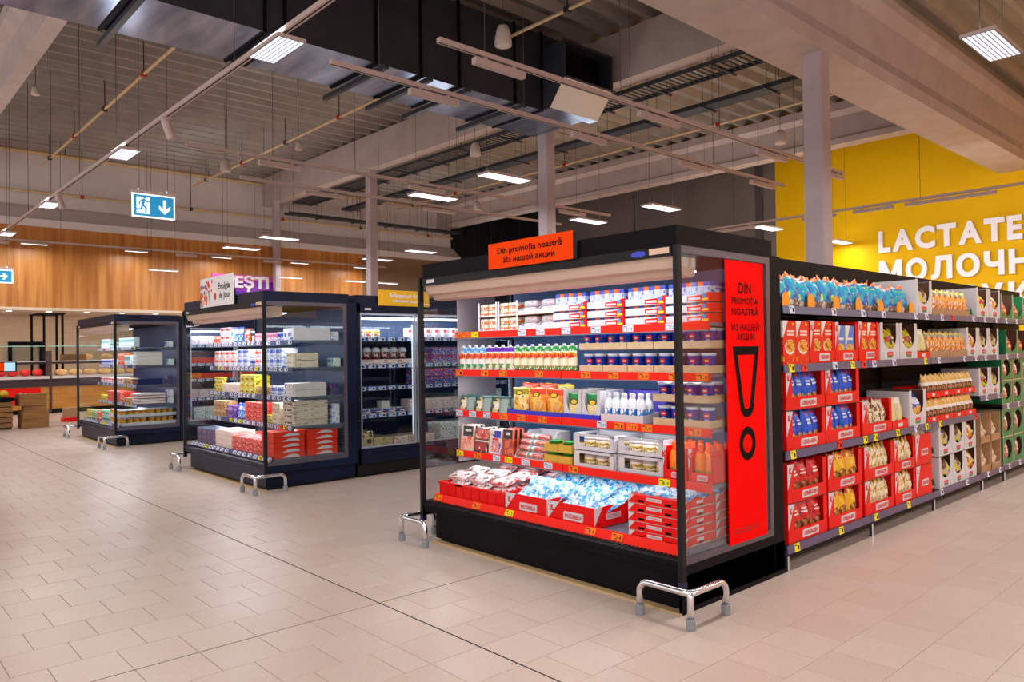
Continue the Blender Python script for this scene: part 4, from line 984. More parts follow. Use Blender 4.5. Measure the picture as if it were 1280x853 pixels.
t = thing('carton_tray', 'brown carton in a red tray on the floor beyond the far cooler', 'box', (0.72, 17.6, 0)); ob('carton', MB().bbox(-0.13, 0.13, -0.15, 0.15, 0.09, 0.32, KRAFT), t); ob('tray', MB().box(-0.16, 0.15, -0.18, 0.18, 0, 0.09, RED), t)

# ================================================================== goods: prototypes
def tray_mb(w, d, h, lip, m, mi=None, th=0.004):
    mi = mi or m; b = MB(); w2 = w / 2
    b.box(-w2, w2, 0, d, 0, th, mi)
    b.box(-w2 + th, w2 - th, d - th, d, th, h, mi); b.box(-w2 + th, w2 - th, 0, th, th, lip, m)
    for s in (-1, 1):
        a, c = (-w2, -w2 + th) if s < 0 else (w2 - th, w2)
        b.prism([(0, th), (d, th), (d, h), (d * 0.55, h), (0, lip)], 'x', a, c, m)
    return b
def pack(name, w, d, h, m, cat, top=None, parts=()):
    b = MB(); b.bbox(-w / 2, w / 2, 0, d, 0, h, m, min(0.004, w * 0.06))
    if top: b.box(-w / 2 + 0.006, w / 2 - 0.006, 0.006, d - 0.006, h, h + 0.001, top)
    return Proto(name, b, cat, parts)
def pillow(w, d, h, m, seed, nx=9, nz=12, gusset=0.8, wob=0.16, crimp=0.06, ears=0.0):
    r = random.Random(seed); b = MB(); v = []; f = []
    off = [[r.uniform(-wob, wob) for i in range(nx + 1)] for j in range(nz + 1)]
    for side in (0, 1):
        for j in range(nz + 1):
            t = j / nz
            for i in range(nx + 1):
                x = -1 + 2 * i / nx
                px = (1 - abs(x) ** 3.2)
                pz = gusset + (1 - gusset) * min(1, t * 4) if t < 0.25 else 1 - max(0, (t - 0.35) / 0.65) ** 2.0
                if j == nz: pz = crimp
                th = max(0.02, px * pz) * (1 + off[j][i] * (0.6 if j < nz else 0))
                edge = 1.0 - 0.05 * math.sin(PI * t) + 0.02 * off[j][0 if x < 0 else nx]
                wz = (0.012 * off[j][i] + ears * (x * x - 0.3) * (1 + off[0][i]) * 0.5) if j == nz else ears * 0.2 * off[j][i] * (j / nz)
                yy = d / 2 + (-1 if side == 0 else 1) * d / 2 * min(1, th)
                v.append((x * w / 2 * edge, yy, t * h + wz * 2))
    n = (nx + 1) * (nz + 1)
    for j in range(nz):
        for i in range(nx):
            a = j * (nx + 1) + i; q = (a, a + 1, a + nx + 2, a + nx + 1)
            f.append(q); f.append(tuple(x + n for x in reversed(q)))
    for j in range(nz):
        a = j * (nx + 1); f.append((a + n, a, a + nx + 1, a + nx + 1 + n)); a += nx; f.append((a, a + n, a + nx + 1 + n, a + nx + 1))
    for i in range(nx): f.append((i + 1, i, i + n, i + 1 + n)); a = nz * (nx + 1) + i; f.append((a, a + 1, a + 1 + n, a + n))
    b.add(v, f, m); return b
def bag(name, w, d, h, m, seed, cat='bag', parts=(), **k): return Proto(name, pillow(w, d, h, m, seed, **k).mesh(name, True), cat, parts)
def tub(name, r, h, m, lid, cat='tub', taper=0.82, n=12):
    b = MB(); b.lathe([(r * taper, 0), (r * taper + 0.001, 0.003), (r * 0.97, h * 0.93), (r, h * 0.94), (r, h * 0.97)], m, n)
    l = MB(); l.lathe([(r * 1.03, h * 0.95), (r * 1.03, h), (r * 0.97, h + 0.002), (r * 0.9, h + 0.002), (r * 0.88, h - 0.002)], lid, n)
    return Proto(name, b.mesh(name, True), cat, [('lid', l.mesh('lid'), (0, 0, 0))])
def bottle(name, r, h, m, cap, n=12):
    b = MB(); b.lathe([(r * 0.9, 0), (r, 0.01), (r, h * 0.55), (r * 0.85, h * 0.68), (r * 0.42, h * 0.84), (r * 0.42, h * 0.88)], m, n)
    c = MB(); c.lathe([(r * 0.5, h * 0.87), (r * 0.5, h * 0.99), (r * 0.44, h)], cap, n)
    return Proto(name, b.mesh(name, True), 'bottle', [('cap', c.mesh('cap'), (0, 0, 0))])
def kdisplay(w, d, h, lip=0.36, plate='CEREALIEN', window=True, side_plate=False):
    b = MB(); w2 = w / 2; th = 0.005
    b.box(-w2, w2, 0, d, 0, th, INSIDE); b.box(-w2 + th, w2 - th, d - th, d, th, h * 0.95, RED)
    b.box(-w2, -w2 + th, 0, d, th, h, RED); b.box(w2 - th, w2, 0, d, th, h, RED)
    if window:
        b.box(-w2 + th, w2 - th, 0, th, th, h * lip, RED); b.box(-w2 + th, -w2 + w * 0.15, 0, th, h * lip, h, RED); b.box(w2 - w * 0.09, w2 - th, 0, th, h * lip, h, RED)
    else:
        b.box(-w2 + th, w2 - th, 0, th, th, h, RED)
    cn = MB(); cw = w * (0.155 if window else 0.26); z0 = h * (0.36 if window else 0.0 + 0.12)
    cn.prism([(-w2, h), (-w2, z0), (-w2 + cw, h)], 'y', -0.0015, 0.0, WHITE)
    kk = MB(); kk.text('K', (-w2 + cw * 0.42, -0.0015, h - min(0.045, h * 0.3)), (1, 0, 0), (0, 0, 1), None, min(0.042, h * 0.26), REDINK, res=1, bold=0.05); kk.box(-w2 + cw * 0.22, -w2 + cw * 0.6, -0.002, -0.0015, h - min(0.066, h * 0.47), h - min(0.058, h * 0.41), REDINK)
    pw, ph = w * 0.42, min(0.056, h * lip * 0.58); pz = h * (lip / 2 if window else 0.42); px = w * 0.06
    pt = MB(); pt.prism([(px - pw / 2, pz - ph / 2), (px + pw / 2 - 0.008, pz - ph / 2), (px + pw / 2, pz - ph / 4), (px + pw / 2, pz + ph / 2), (px - pw / 2 + 0.008, pz + ph / 2), (px - pw / 2, pz + ph / 4)], 'y', -0.0015, 0.0, WHITE)
    tx = MB(); tx.text(plate, (px, -0.0015, pz), (1, 0, 0), (0, 0, 1), pw * 0.84, ph * 0.55, REDINK, res=1, bold=0.04)
    parts = [('white_corner', cn, (0, 0, 0), 'white corner', [('logo', kk, (0, 0, 0))]), ('label_plate', pt, (0, 0, 0), 'white label plate', [('lettering', tx, (0, 0, 0))])]
    if side_plate:
        c2 = MB(); c2.prism([(0.0, h), (0.0, 0.02), (d * 0.25, h)], 'x', w2, w2 + 0.0015, WHITE)
        p2 = MB(); p2.box(w2, w2 + 0.0015, d * 0.35, d * 0.8, h * 0.35, h * 0.62, WHITE); t2 = MB(); t2.text(plate, (w2 + 0.0015, d * 0.575, h * 0.485), (0, 1, 0), (0, 0, 1), d * 0.4, h * 0.16, REDINK, res=1)
        parts += [('side_corner', c2, (0, 0, 0), 'white corner'), ('side_plate', p2, (0, 0, 0), 'white label plate', [('lettering', t2, (0, 0, 0))])]
    return Proto('display_carton', b, 'display box', parts)
def udisplay(w, d, h, m, inside, r=0.36, closed=False, logo='red', edge=None):
    """display carton with a round-bottomed window, open at the top unless closed"""
    b = MB(); w2 = w / 2; th = 0.004; R = w * r; zc = h * (0.62 if not closed else 0.55); sh = h * 0.98
    b.box(-w2, w2, 0, d, 0, th, inside); b.box(-w2 + th, w2 - th, d - th, d, th, h, inside)
    for s in (-1, 1):
        a, c = (-w2, -w2 + th) if s < 0 else (w2 - th, w2); b.box(a, c, 0, d, th, sh, m); q0, q1 = (c, c + 0.001) if s < 0 else (a - 0.001, a); b.box(q0, q1, th, d - th, th, sh - 0.002, inside)
    xs = [-w2 + th, -R] + [-R * math.cos(PI * i / 10) for i in range(1, 10)] + [R, w2 - th]
    rz = (h * 0.36 if closed else zc - h * (0.30 if logo else 0.12))
    def zcut(x): return zc - rz * math.sqrt(max(0, 1 - (x / R) ** 2)) if abs(x) <= R else None
    for a, c in zip(xs[:-1], xs[1:]):
        if abs((a + c) / 2) > R: b.box(a, c, 0, th, th, h, m); continue
        za, zb = zcut(a) if abs(a) <= R else zc, zcut(c) if abs(c) <= R else zc
        b.prism([(a, th), (c, th), (c, zb), (a, za)], 'y', 0, th, m)
        if closed:
            b.prism([(a, 2 * zc - za), (c, 2 * zc - zb), (c, h), (a, h)], 'y', 0, th, m)
    if edge:
        for s in (-1, 1): b.box(s * w2 - 0.004 - (0.002 if s > 0 else -0.002), s * w2 + 0.004 - (0.002 if s > 0 else -0.002), -0.003, 0.0, 0, h, edge)
        b.box(-w2, w2, -0.003, 0.0, 0, 0.006, edge); b.box(-w2, w2, -0.003, d, h, h + 0.004, edge) if closed else None
    parts = []
    if logo == 'red':
        q = MB(); lw = w * 0.16; lz = h * 0.165
        q.prism([(lw * math.copysign(abs(math.cos(a * PI / 8)) ** 0.5, math.cos(a * PI / 8)), lz + h * 0.055 * math.copysign(abs(math.sin(a * PI / 8)) ** 0.5, math.sin(a * PI / 8))) for a in range(16)], 'y', -0.0025, 0.0, REDINK)
        q.box(-lw * 0.9, lw * 0.9, -0.001, 0.0, h * 0.06, h * 0.12, GREENINK)
        for s in (-1, 1):
            for i in range(5): q.box(s * w * 0.34 - 0.02, s * w * 0.34 + 0.02 - 0.006 * (i % 3), -0.001, 0.0, h * (0.06 + 0.035 * i), h * (0.06 + 0.035 * i) + 0.003, mat('green_print_pale', '#6fc0a0', 0.5))
        tx = MB(); tx.text('Luca', (0, -0.0025, lz), (1, 0, 0), (0, 0, 1), lw * 1.5, h * 0.06, WHITE, res=1)
        parts.append(('logo', q, (0, 0, 0), 'red oval logo over green band', [('lettering', tx, (0, 0, 0))]))
        if d > 0.2:
            q = MB(); zz = h * 0.1
            for k in range(3): q.prism([(d * 0.16 - 0.022 + 0.004 * k, zz + 0.018 * k), (d * 0.16 + 0.022 - 0.004 * k, zz + 0.018 * k), (d * 0.16, zz + 0.03 + 0.018 * k)], 'x', -w2 - 0.001, -w2, GREENINK)
            parts.append(('tree_mark', q, (0, 0, 0), 'green tree mark'))
    return Proto('display_carton', b, 'display box', parts)

# printed artwork
P_BUTTER = pm('print_butter', '#dccfb0', ('z', .08, .52, '#ff6a08'), ('d', .5, .45, .1, .12, '#3050b0'), ('n', 3, .62, '#ffffff', 1))
P_KIDS = pm('print_kids', '#ccd0e0', ('z', .8, 1.1, '#ff6a10'), ('n', 4, .6, '#a8b8e0', 2, .0, .78))
P_KIDB = pm('print_kids_blue', '#c4cce6', ('z', .78, 1.1, '#3a52b8'), ('n', 4, .55, '#4a6ac8', 4, .2, .75))
P_POUCHG = pm('print_pouch_green', '#f2f1d4', ('z', .8, .98, '#0c9a3e'), ('n', 4, .55, '#f4f4e6', 3, .82, 1), ('d', .5, .64, .5, .12, '#ffac10'), ('n', 8, .6, '#e83810', 5, .57, .72), ('z', 0, .22, '#2fa04a'), ('n', 5, .52, '#e83a1a', 6, .02, .2), ('n', 6, .6, '#f8f6ea', 8, .05, .24))
P_POUCHB = pm('print_pouch_blue', '#f6f4f2', ('z', .78, .98, '#58a8e8'), ('n', 4, .55, '#e8f2fa', 3, .8, 1), ('d', .5, .62, .42, .13, '#ff8a10'), ('n', 9, .56, '#e83810', 5, .55, .7), ('n', 3, .45, '#1c9a58', 6, .03, .28), ('n', 5, .58, '#f2e6d2', 9, .0, .2))
P_POUCHP = pm('print_pouch_purple', '#f3eee0', ('z', .8, .98, '#6a1fb8'), ('d', .5, .63, .42, .13, '#ff9010'), ('n', 9, .56, '#e84a10', 5, .55, .72), ('n', 3, .5, '#58a048', 6, .03, .3), ('n', 4, .56, '#6a3ab0', 9, .0, .18))
P_TUB = pm('print_tub_blue', '#123fb8', ('n', 3, .6, '#0b2a88', 2, .0, .9), ('r', .3, .7, .5, .74, '#e82a1c'), ('r', .38, .62, .58, .66, '#f0e8e8'), ('d', .5, .3, .2, .15, '#c8d4ee'), ('z', .9, 1.1, '#d0dcf4'))
LIDW = mat('lid_white', '#dfe4ee', 0.35)
P_SLICE = pm('print_slices', '#7d9c98', ('x', .0, .45, '#d8bf86'), ('r', .06, .4, .2, .75, '#eadb9c'), ('n', 3, .58, '#28544f', 3), ('d', .3, .4, .14, .25, '#f0ead8'), ('x', .55, .95, '#9fb4b2'), ('z', .86, 1.1, '#2e5c56'))
P_CHIP = pm('print_cheese_bag', '#f0c860', ('n', 3, .48, '#f6e2a0', 2), ('n', 4, .58, '#d88a20', 5), ('z', .72, .98, '#9c8a1c'), ('d', .5, .78, .2, .09, '#1c1c1c'), ('d', .5, .78, .15, .06, '#e8c020'), ('n', 3, .62, '#3f8a2a', 8, .6, 1))
P_CHIPO = pm('print_cheese_bag_orange', '#f08a20', ('n', 3, .5, '#f8c050', 4), ('z', .74, .98, '#d83a10'), ('d', .5, .74, .22, .1, '#1c1c1c'), ('d', .5, .74, .16, .07, '#e8b820'), ('n', 4, .6, '#d8a868', 8, 0, .5))
P_GRATE = pm('print_grated_bag', '#f0dc9a', ('z', .55, 1, '#1f7a3a'), ('d', .5, .62, .26, .13, '#1c1c1c'), ('d', .5, .62, .2, .09, '#e8c020'), ('n', 5, .55, '#f8ecc0', 3, 0, .5))
P_BOT = pm('print_bottle', '#eef2f8', ('r', -.1, 1.1, .16, .52, '#3a8ad8'), ('n', 4, .55, '#f2f6fc', 3, .16, .52), ('n', 3, .6, '#1c5ab8', 7, .16, .52))
P_HAM = pm('print_ham', '#eccfc6', ('z', .05, .5, '#f09080'), ('n', 3, .5, '#f8b8a4', 3, .05, .5), ('r', .2, .95, .55, .95, '#2a2430'), ('r', .35, .8, .74, .82, '#f0eaea'), ('d', .72, .5, .14, .09, '#f06a20'))
P_HAMR = pm('print_ham_red', '#a83420', ('n', 4, .52, '#d86a4a', 3), ('r', .12, .9, .62, .95, '#26222a'), ('r', .35, .7, .76, .86, '#e8e0e0'))
P_SALM = pm('print_salami', '#183028', ('r', .08, .95, .52, .95, '#c84038'), ('n', 4, .5, '#e88070', 5, .55, .92), ('r', .08, .95, .06, .4, '#b03028'), ('z', .42, .48, '#e8e0d8'), ('n', 3, .62, '#f0d8c8', 9))
P_SALB = pm('print_salami_blue', '#f2e8e6', ('r', .45, .95, .66, .95, '#3a3ac0'), ('r', .25, .9, .08, .58, '#e88a80'), ('n', 4, .5, '#f4c0b8', 5, .1, .55), ('x', .0, .2, '#e8dcc0'), ('n', 5, .6, '#2848b0', 8, .0, .9), ('r', .3, .8, .56, .64, '#e03020'))
P_SAUS = pm('print_sausage', '#b8524a', ('x', .35, .6, '#e8e4e0'), ('n', 4, .55, '#d87868', 3), ('x', .42, .5, '#3a7a6a'), ('n', 5, .64, '#f0e8e0', 5))
P_JARY = pm('print_jar', '#c09830', ('z', .72, 1.1, '#2a8a2a'), ('n', 4, .55, '#e8c860', 3, 0, .7))
P_JARW = pm('print_jar_gold', '#c8a040', ('z', .75, 1.1, '#e8dcc8'), ('z', .3, .5, '#f0e4c0'), ('n', 4, .6, '#8a6a20', 3, 0, .7))
P_JUICE = pm('print_juice', '#ff8a0a', ('n', 3, .5, '#ff7000', 3), ('z', .86, 1.1, '#f04010'), ('d', .5, .25, .3, .1, '#8a8a20'), ('n', 3, .62, '#ffc040', 7))
P_MOZ = pm('print_mozzarella', '#cfe4f4', ('n', 3, .5, '#58b4e8', 2), ('n', 4, .58, '#1f88d0', 5), ('n', 5, .64, '#f6f8fc', 8), ('n', 6, .7, '#e04020', 9))
P_PARI = pm('print_meat_packet', '#f0d8d6', ('n', 3, .5, '#d83a38', 2), ('n', 5, .58, '#f6eeee', 6), ('n', 4, .66, '#a01828', 9))
P_LINK = pm('print_link_packet', '#eadfe0', ('n', 3, .54, '#f0f0f4', 2), ('n', 4, .58, '#e05a40', 6), ('n', 3, .64, '#3a3a40', 9))
P_TEAL = pm('print_teal_bag', '#1a8cc0', ('v', 4.0, ['#1a8cc8', '#16a0b8', '#1260b8', '#28b0c8', '#1a70c8', '#30a8a0'], 3), ('z', .84, 1.1, '#ff7a10'), ('n', 4, .56, '#e8e2f2', 6, .8, 1.0), ('n', 3, .6, '#f0e030', 9, .25, .75), ('z', 0, .2, '#8a6a5a'), ('n', 6, .55, '#e8d8c8', 4, 0, .25), ('n', 4, .66, '#e84a3a', 12, .2, .7))
P_YELB = pm('print_yellow_bag', '#f6b810', ('v', 4.0, ['#f8b810', '#f8d020', '#1a60d0', '#e87a10', '#18a0a0', '#f8c410', '#f0a010'], 5), ('z', .82, 1.1, '#f8c820'), ('n', 4, .64, '#f4f0e8', 7), ('n', 4, .64, '#d83018', 10))
P_CER = pm('print_cereal', '#e6100a', ('t', 0, .62, .38, 1.0, '#f1eef0'), ('r', .3, .85, .66, .7, '#f4dcd8'), ('r', .3, .85, .74, .78, '#f4dcd8'), ('d', .52, .4, .38, .17, '#f2efe8'), ('d', .52, .42, .33, .14, '#e8a838'), ('n', 9, .58, '#b84a18', 3, .3, .54), ('n', 5, .6, '#e8a020', 6, 0, .22), ('d', .78, .92, .1, .03, '#e8c020'))
P_CERB = pm('print_cereal_blue', '#4a86e0', ('t', .1, .5, .5, 1.0, '#f1eef0'), ('d', .5, .3, .42, .2, '#e8b860'), ('n', 9, .58, '#c88a38', 3, .12, .46), ('r', .2, .8, .6, .66, '#eaf0fa'))
P_BLUEB = pm('print_blue_bag', '#1458d8', ('n', 3, .58, '#0e40b0', 2), ('r', .3, .75, .5, .56, '#dfe8fa'), ('r', .3, .75, .6, .65, '#dfe8fa'), ('d', .55, .16, .36, .13, '#b0703a'), ('n', 7, .56, '#e8c080', 5, .05, .28), ('d', .45, .8, .13, .07, '#e83a28'))
P_REDB = pm('print_red_bag', '#d8141c', ('n', 3, .58, '#a80c18', 2), ('r', .25, .75, .55, .6, '#f4dcdc'), ('r', .3, .7, .65, .69, '#f4dcdc'), ('d', .5, .22, .36, .18, '#6a3018'), ('n', 7, .55, '#c87838', 5, .05, .4))
P_YELR = pm('print_yellow_red_bag', '#f6b81a', ('z', .7, 1.1, '#d8501a'), ('n', 3, .55, '#f8d040', 3), ('d', .5, .24, .34, .18, '#8a4a1a'), ('n', 7, .56, '#e8b050', 5, .06, .42))
P_CREAM = pm('print_cream_bag', '#ecd9a0', ('n', 4, .5, '#f8efcf', 3), ('n', 5, .58, '#c89a48', 6), ('z', .78, 1.1, '#e8c24a'), ('d', .35, .84, .14, .08, '#5a5a58'), ('n', 4, .66, '#d0402a', 11))
P_BROWNB = pm('print_brown_bag', '#e8c888', ('z', 0, .48, '#6a3a22'), ('n', 7, .52, '#c8966a', 3, 0, .5), ('z', .48, .62, '#f0ece4'), ('z', .62, 1.1, '#e0b048'), ('n', 4, .58, '#f4dfa0', 7, .6, 1))
P_MUES = pm('print_muesli_bag', '#ecdcb4', ('n', 4, .48, '#8a4a28', 3, 0, .75), ('n', 6, .56, '#f6ecd0', 6), ('n', 3, .64, '#3050a0', 9, .5, 1))
P_PAST = pm('print_pastel_bag', '#e8e2a0', ('n', 3, .5, '#cfe0a0', 3), ('n', 4, .58, '#e8b8c0', 6), ('z', 0, .25, '#8a2a20'), ('z', .8, 1.1, '#f4ecd8'))
P_SWEET = pm('print_sweet_bag', '#d8c020', ('v', 4.5, ['#e0d020', '#5a2a90', '#d84a20', '#f0e040', '#2a2a2a', '#c8b818'], 4))
P_DARKS = pm('print_dark_sweets', '#4a2a22', ('v', 5, ['#3a2018', '#6a4a42', '#2a1814', '#c8b8a8', '#8a3a1a', '#e0d030'], 6))
P_GOLDS = pm('print_gold_sweets', '#e0a040', ('v', 5, ['#e8b050', '#f0d890', '#d88020', '#c05020', '#f4e8c8'], 8))
P_FLAKE = pm('print_flakes', '#2f62c8', ('z', .55, .85, '#f0f2fa'), ('z', 0, .42, '#e08a20'), ('n', 5, .54, '#f0c060', 4, 0, .5), ('n', 4, .6, '#2048b0', 7, .5, .9))
P_GING = pm('print_gingerbread', '#e8d8cc', ('v', 6, ['#f4ece4', '#d84a3a', '#e8b0a0', '#f8f4f0', '#b86a4a', '#f0e0d0', '#3a9a5a'], 3))
P_ORNG = pm('print_orange_bag', '#e87a2a', ('n', 3, .5, '#f4e8e0', 3), ('n', 5, .56, '#c83a18', 6), ('z', .8, 1.1, '#c8b0c0'))
P_WAFR = pm('print_wafer', '#e6d8c4', ('n', 6, .48, '#c8a684', 3), ('n', 8, .6, '#f4ece2', 6))
GREEN = mat('carton_green', '#0d7f4a', 0.45)
BLUEC = mat('carton_blue', '#2a30c8', 0.45)
PURPC = mat('carton_purple', '#6a58d8', 0.45)
ORDIV = mat('divider_orange', '#ffa016', 0.5)

NC, MC, FC = Frame(0.0, 2.49, -PI / 2), Frame(0.0, 5.42 + 2.49, -PI / 2), Frame(0.0, 11.14 + 2.49, -PI / 2)
GF = Frame(0.0, 0.0, 0.0)
SN = ('top shelf', 'second shelf', 'third shelf', 'fourth shelf', 'deck')
E = 0.001

# ------------------------------------------------------------------ near promotion cooler
W1 = 'top shelf of near cooler'; W2 = 'second shelf of near cooler'; W3 = 'third shelf of near cooler'; W4 = 'fourth shelf of near cooler'; W5 = 'deck of near cooler'
LEV = ('bottom layer', 'middle layer', 'top layer')
bt_pack = MB(); bt_pack.bbox(-0.045, 0.045, 0, 0.2, 0, 0.045, P_BUTTER, 0.002); bt_pack = bt_pack.mesh('butter_pack')
btb = tray_mb(0.23, 0.28, 0.115, 0.012, WHITE, KRAFTL); btb.box(-0.115, -0.098, -0.001, 0.003, 0, 0.115, WHITE); btb.box(0.098, 0.115, -0.001, 0.003, 0, 0.115, WHITE)
butter = Proto('butter_carton', btb, 'carton', [('butter_pack', bt_pack, (sx * 0.05, 0.01, 0.006 + 0.05 * k)) for sx in (-1, 1) for k in (0, 1)])
for i, u in enumerate((0.405, 0.645)):
    for k in (0, 1): NC.put(butter, u, 0.375, 1.656 + 0.117 * k, f'white carton of orange striped butter packs, {"left" if i == 0 else "right"} pile, {("bottom", "top")[k]}, {W1}', 'butter cartons on the top shelf')
pk = MB(); pk.bbox(-0.07, 0.07, 0, 0.22, 0, 0.05, pm('print_white_pack', '#cfccd6', ('n', 4, .62, '#e88a60', 3), ('n', 5, .66, '#4a4aa0', 6)), 0.012); pk = pk.mesh('curd_pack', True)
curd = Proto('curd_carton', tray_mb(0.185, 0.27, 0.115, 0.03, WHITE, KRAFTL), 'carton', [('curd_pack', pk, (0, 0.02, 0.006)), ('curd_pack', pk, (0, 0.03, 0.058))])
for i, u in enumerate((0.865, 1.055)):
    for k in (0, 1): NC.put(curd, u, 0.375, 1.656 + 0.118 * k + 0.0, f'white tray of white wrapped packs, {"left" if i == 0 else "right"} pile, {("bottom", "top")[k]}, {W1}', 'white pack trays on the top shelf')
kp = [MB().box(-0.02, 0.02, 0, 0.2, 0, 0.115, m).mesh('milk_pack') for m in (P_KIDB, P_KIDS)]
kc = MB(); kc.prism([(0.0, 0.01), (0.1615, 0.0), (0.1615, 0.058), (0.12, 0.046), (0.08, 0.04), (0.0, 0.036)], 'y', -0.0015, 0.0, RED); kc.box(0.1615, 0.163, 0.0, 0.14, 0.0, 0.056, RED)
kl = MB(); kl.prism([(0.12 + 0.016 * math.cos(a * PI / 5), 0.036 + 0.013 * math.sin(a * PI / 5)) for a in range(10)], 'y', -0.0022, -0.0015, mat('dot_blue', '#2a8ad0', 0.5)); kl.box(0.01, 0.095, -0.0022, -0.0015, 0.014, 0.028, WHITE); kl.box(0.105, 0.15, -0.0022, -0.0015, 0.008, 0.022, mat('dot_yellow', '#f0d020', 0.5))
kp2 = [MB().box(-0.02, 0.02, 0, 0.2, 0, 0.055, m).mesh('milk_pack') for m in (P_KIDB, P_KIDS)]
def kids_tray(pk_): return Proto('milk_carton_tray', tray_mb(0.323, 0.3, 0.06, 0.046, WHITE, GREYCARD), 'carton', [('red_corner', kc, (0, 0, 0), 'red printed corner', [('badge', kl, (0, 0, 0))])] + [('milk_pack', pk_[i % 2], (-0.13 + 0.043 * i, 0.02, 0.006)) for i in range(7)])
kt_top, kt_low = kids_tray(kp), kids_tray(kp2)
for i, (u, n) in enumerate(((1.305, 3), (1.64, 3), (1.975, 3), (2.3, 3))):
    for k in range(n): NC.put(kt_top if k == n - 1 else kt_low, u, 0.372, 1.656 + 0.063 * k, f'white milk snack tray with red corner, {ORD[i]} pile, {("bottom", "middle", "top")[k]}, {W1}', 'milk snack trays on the top shelf')
# second shelf: sauce pouches and blue tubs
SPOUT = MB().lathe([(0.012, 0), (0.014, 0.002), (0.014, 0.016), (0.01, 0.018)], WHITE, 8).mesh('spout_cap')
LOGO = MB().text('Rada', (0, 0, 0), (1, 0, 0.2), (-0.1, 0, 1), 0.07, 0.042, REDINK, res=1, bold=0.04).mesh('lettering')
def pouch(m, s): return bag('sauce_pouch', 0.084, 0.055, 0.185, m, s, 'pouch', [('spout_cap', SPOUT, (0.0, 0.0275, 0.184)), ('lettering', LOGO, (0, -0.004, 0.118))], wob=0.05)
pouches = [pouch(P_POUCHB, 1), pouch(P_POUCHP, 2), pouch(P_POUCHG, 3)]
for i in range(16):
    k = 0 if i < 4 else 1 if i < 8 else 2
    NC.put(pouches[k], 0.065 + 0.083 * i, 0.37, 1.346, f'{("light blue", "purple", "green")[k]} topped sauce pouch, {ORD[i]} from left, {W2}', 'sauce pouches on the second shelf', turn=random.uniform(-.06, .06))
bluetub = tub('dairy_tub', 0.046, 0.118, P_TUB, LIDW)
tubtray = Proto('tub_tray', tray_mb(0.208, 0.3, 0.05, 0.048, KRAFTL, KRAFT), 'tray')
def tubs(us, z0, where, tiers, grp):
    for j in range(tiers):
        for i, u in enumerate(us):
            z = z0 + 0.152 * j
            NC.put(tubtray, u, 0.372, z, f'cardboard tray under blue tubs, {ORD[i]} from left, {("lower", "upper")[j]} tier, {where}', grp + ' trays')
            for c in (0, 1):
                for r in ((0, 1) if j else (0,)):
                    NC.put(bluetub, u - 0.05 + 0.1 * c, 0.43 + 0.1 * r, z + 0.005, f'blue dairy tub, {ORD[2 * i + c]} from left, {("front", "back")[r]} row, {("lower", "upper")[j]} tier, {where}', grp, turn=random.uniform(-.1, .5))
tubs((1.5, 1.715, 1.93, 2.145, 2.36), 1.346, W2, 2, 'blue tubs on the second shelf')
tubs((2.13, 2.345), 1.013, W3, 2, 'blue tubs on the third shelf')
# third shelf
slices = Proto('slice_pack', MB().bbox(-0.095, 0.095, 0, 0.035, 0, 0.125, P_SLICE, 0.006), 'packet')
for i, u in enumerate((0.12, 0.325, 0.53)):
    for r in (0, 1): NC.put(slices, u, 0.38 + 0.06 * r, 1.013 + 0.0, f'green and silver sliced cheese pack, {ORD[i]} from left, {("front", "back")[r]} row, {W3}', 'sliced cheese packs on the third shelf', tilt=-0.12)
NC.put(Proto('blue_tray', tray_mb(0.58, 0.3, 0.05, 0.035, BLUEC), 'tray'), 0.925, 0.375, 1.013, f'long blue display tray under cheese bags, {W3}')
cb = [bag('cheese_bag', 0.18, 0.075, 0.2, m, s, 'bag') for m, s in ((P_CHIP, 4), (P_CHIPO, 5), (P_CHIPO, 6))]
for i, u in enumerate((0.735, 0.925, 1.11)):
    NC.put(cb[i], u, 0.385, 1.019, f'{"yellow" if i == 0 else "orange"} cheese snack bag, {ORD[i]} from left, {W3}', 'cheese snack bags')
    NC.put(cb[2 - i], u + 0.02, 0.47, 1.05, f'cheese snack bag behind the {ORD[i]} front bag, {W3}', 'cheese snack bags')
gd = udisplay(0.17, 0.26, 0.2, WHITE, GREYCARD, 0.34, logo=None); gb = bag('grated_bag', 0.14, 0.05, 0.17, P_GRATE, 8)
NC.put(Proto('blue_tray', tray_mb(0.35, 0.3, 0.05, 0.035, BLUEC), 'tray'), 1.395, 0.375, 1.013, f'short blue display tray under white cartons, {W3}')
for i, u in enumerate((1.305, 1.48)):
    NC.put(gd, u, 0.39, 1.019, f'white carton with grated cheese bags, {ORD[i]} from left, {W3}', 'white grated cheese cartons')
    NC.put(gb, u, 0.4, 1.025, f'green and yellow grated cheese bag in the {ORD[i]} white carton, {W3}', 'grated cheese bags')
NC.put(pack('purple_carton', 0.34, 0.12, 0.2, PURPC, 'carton'), 1.73, 0.68, 1.013, f'violet blue carton behind the white bottles, {W3}')
NC.put(Proto('bottle_tray', tray_mb(0.36, 0.24, 0.06, 0.05, WHITE), 'tray'), 1.76, 0.38, 1.013, f'white tray holding the white bottles, {W3}')
wbt = bottle('milk_bottle', 0.034, 0.185, P_BOT, WHITE)
for r in (0, 1): NC.row(wbt, 1.62, 1.90, 5, 0.42 + 0.075 * r, 1.018, 'white bottle with blue label', ('front', 'back')[r] + ' row, ' + W3, 'white bottles on the third shelf')
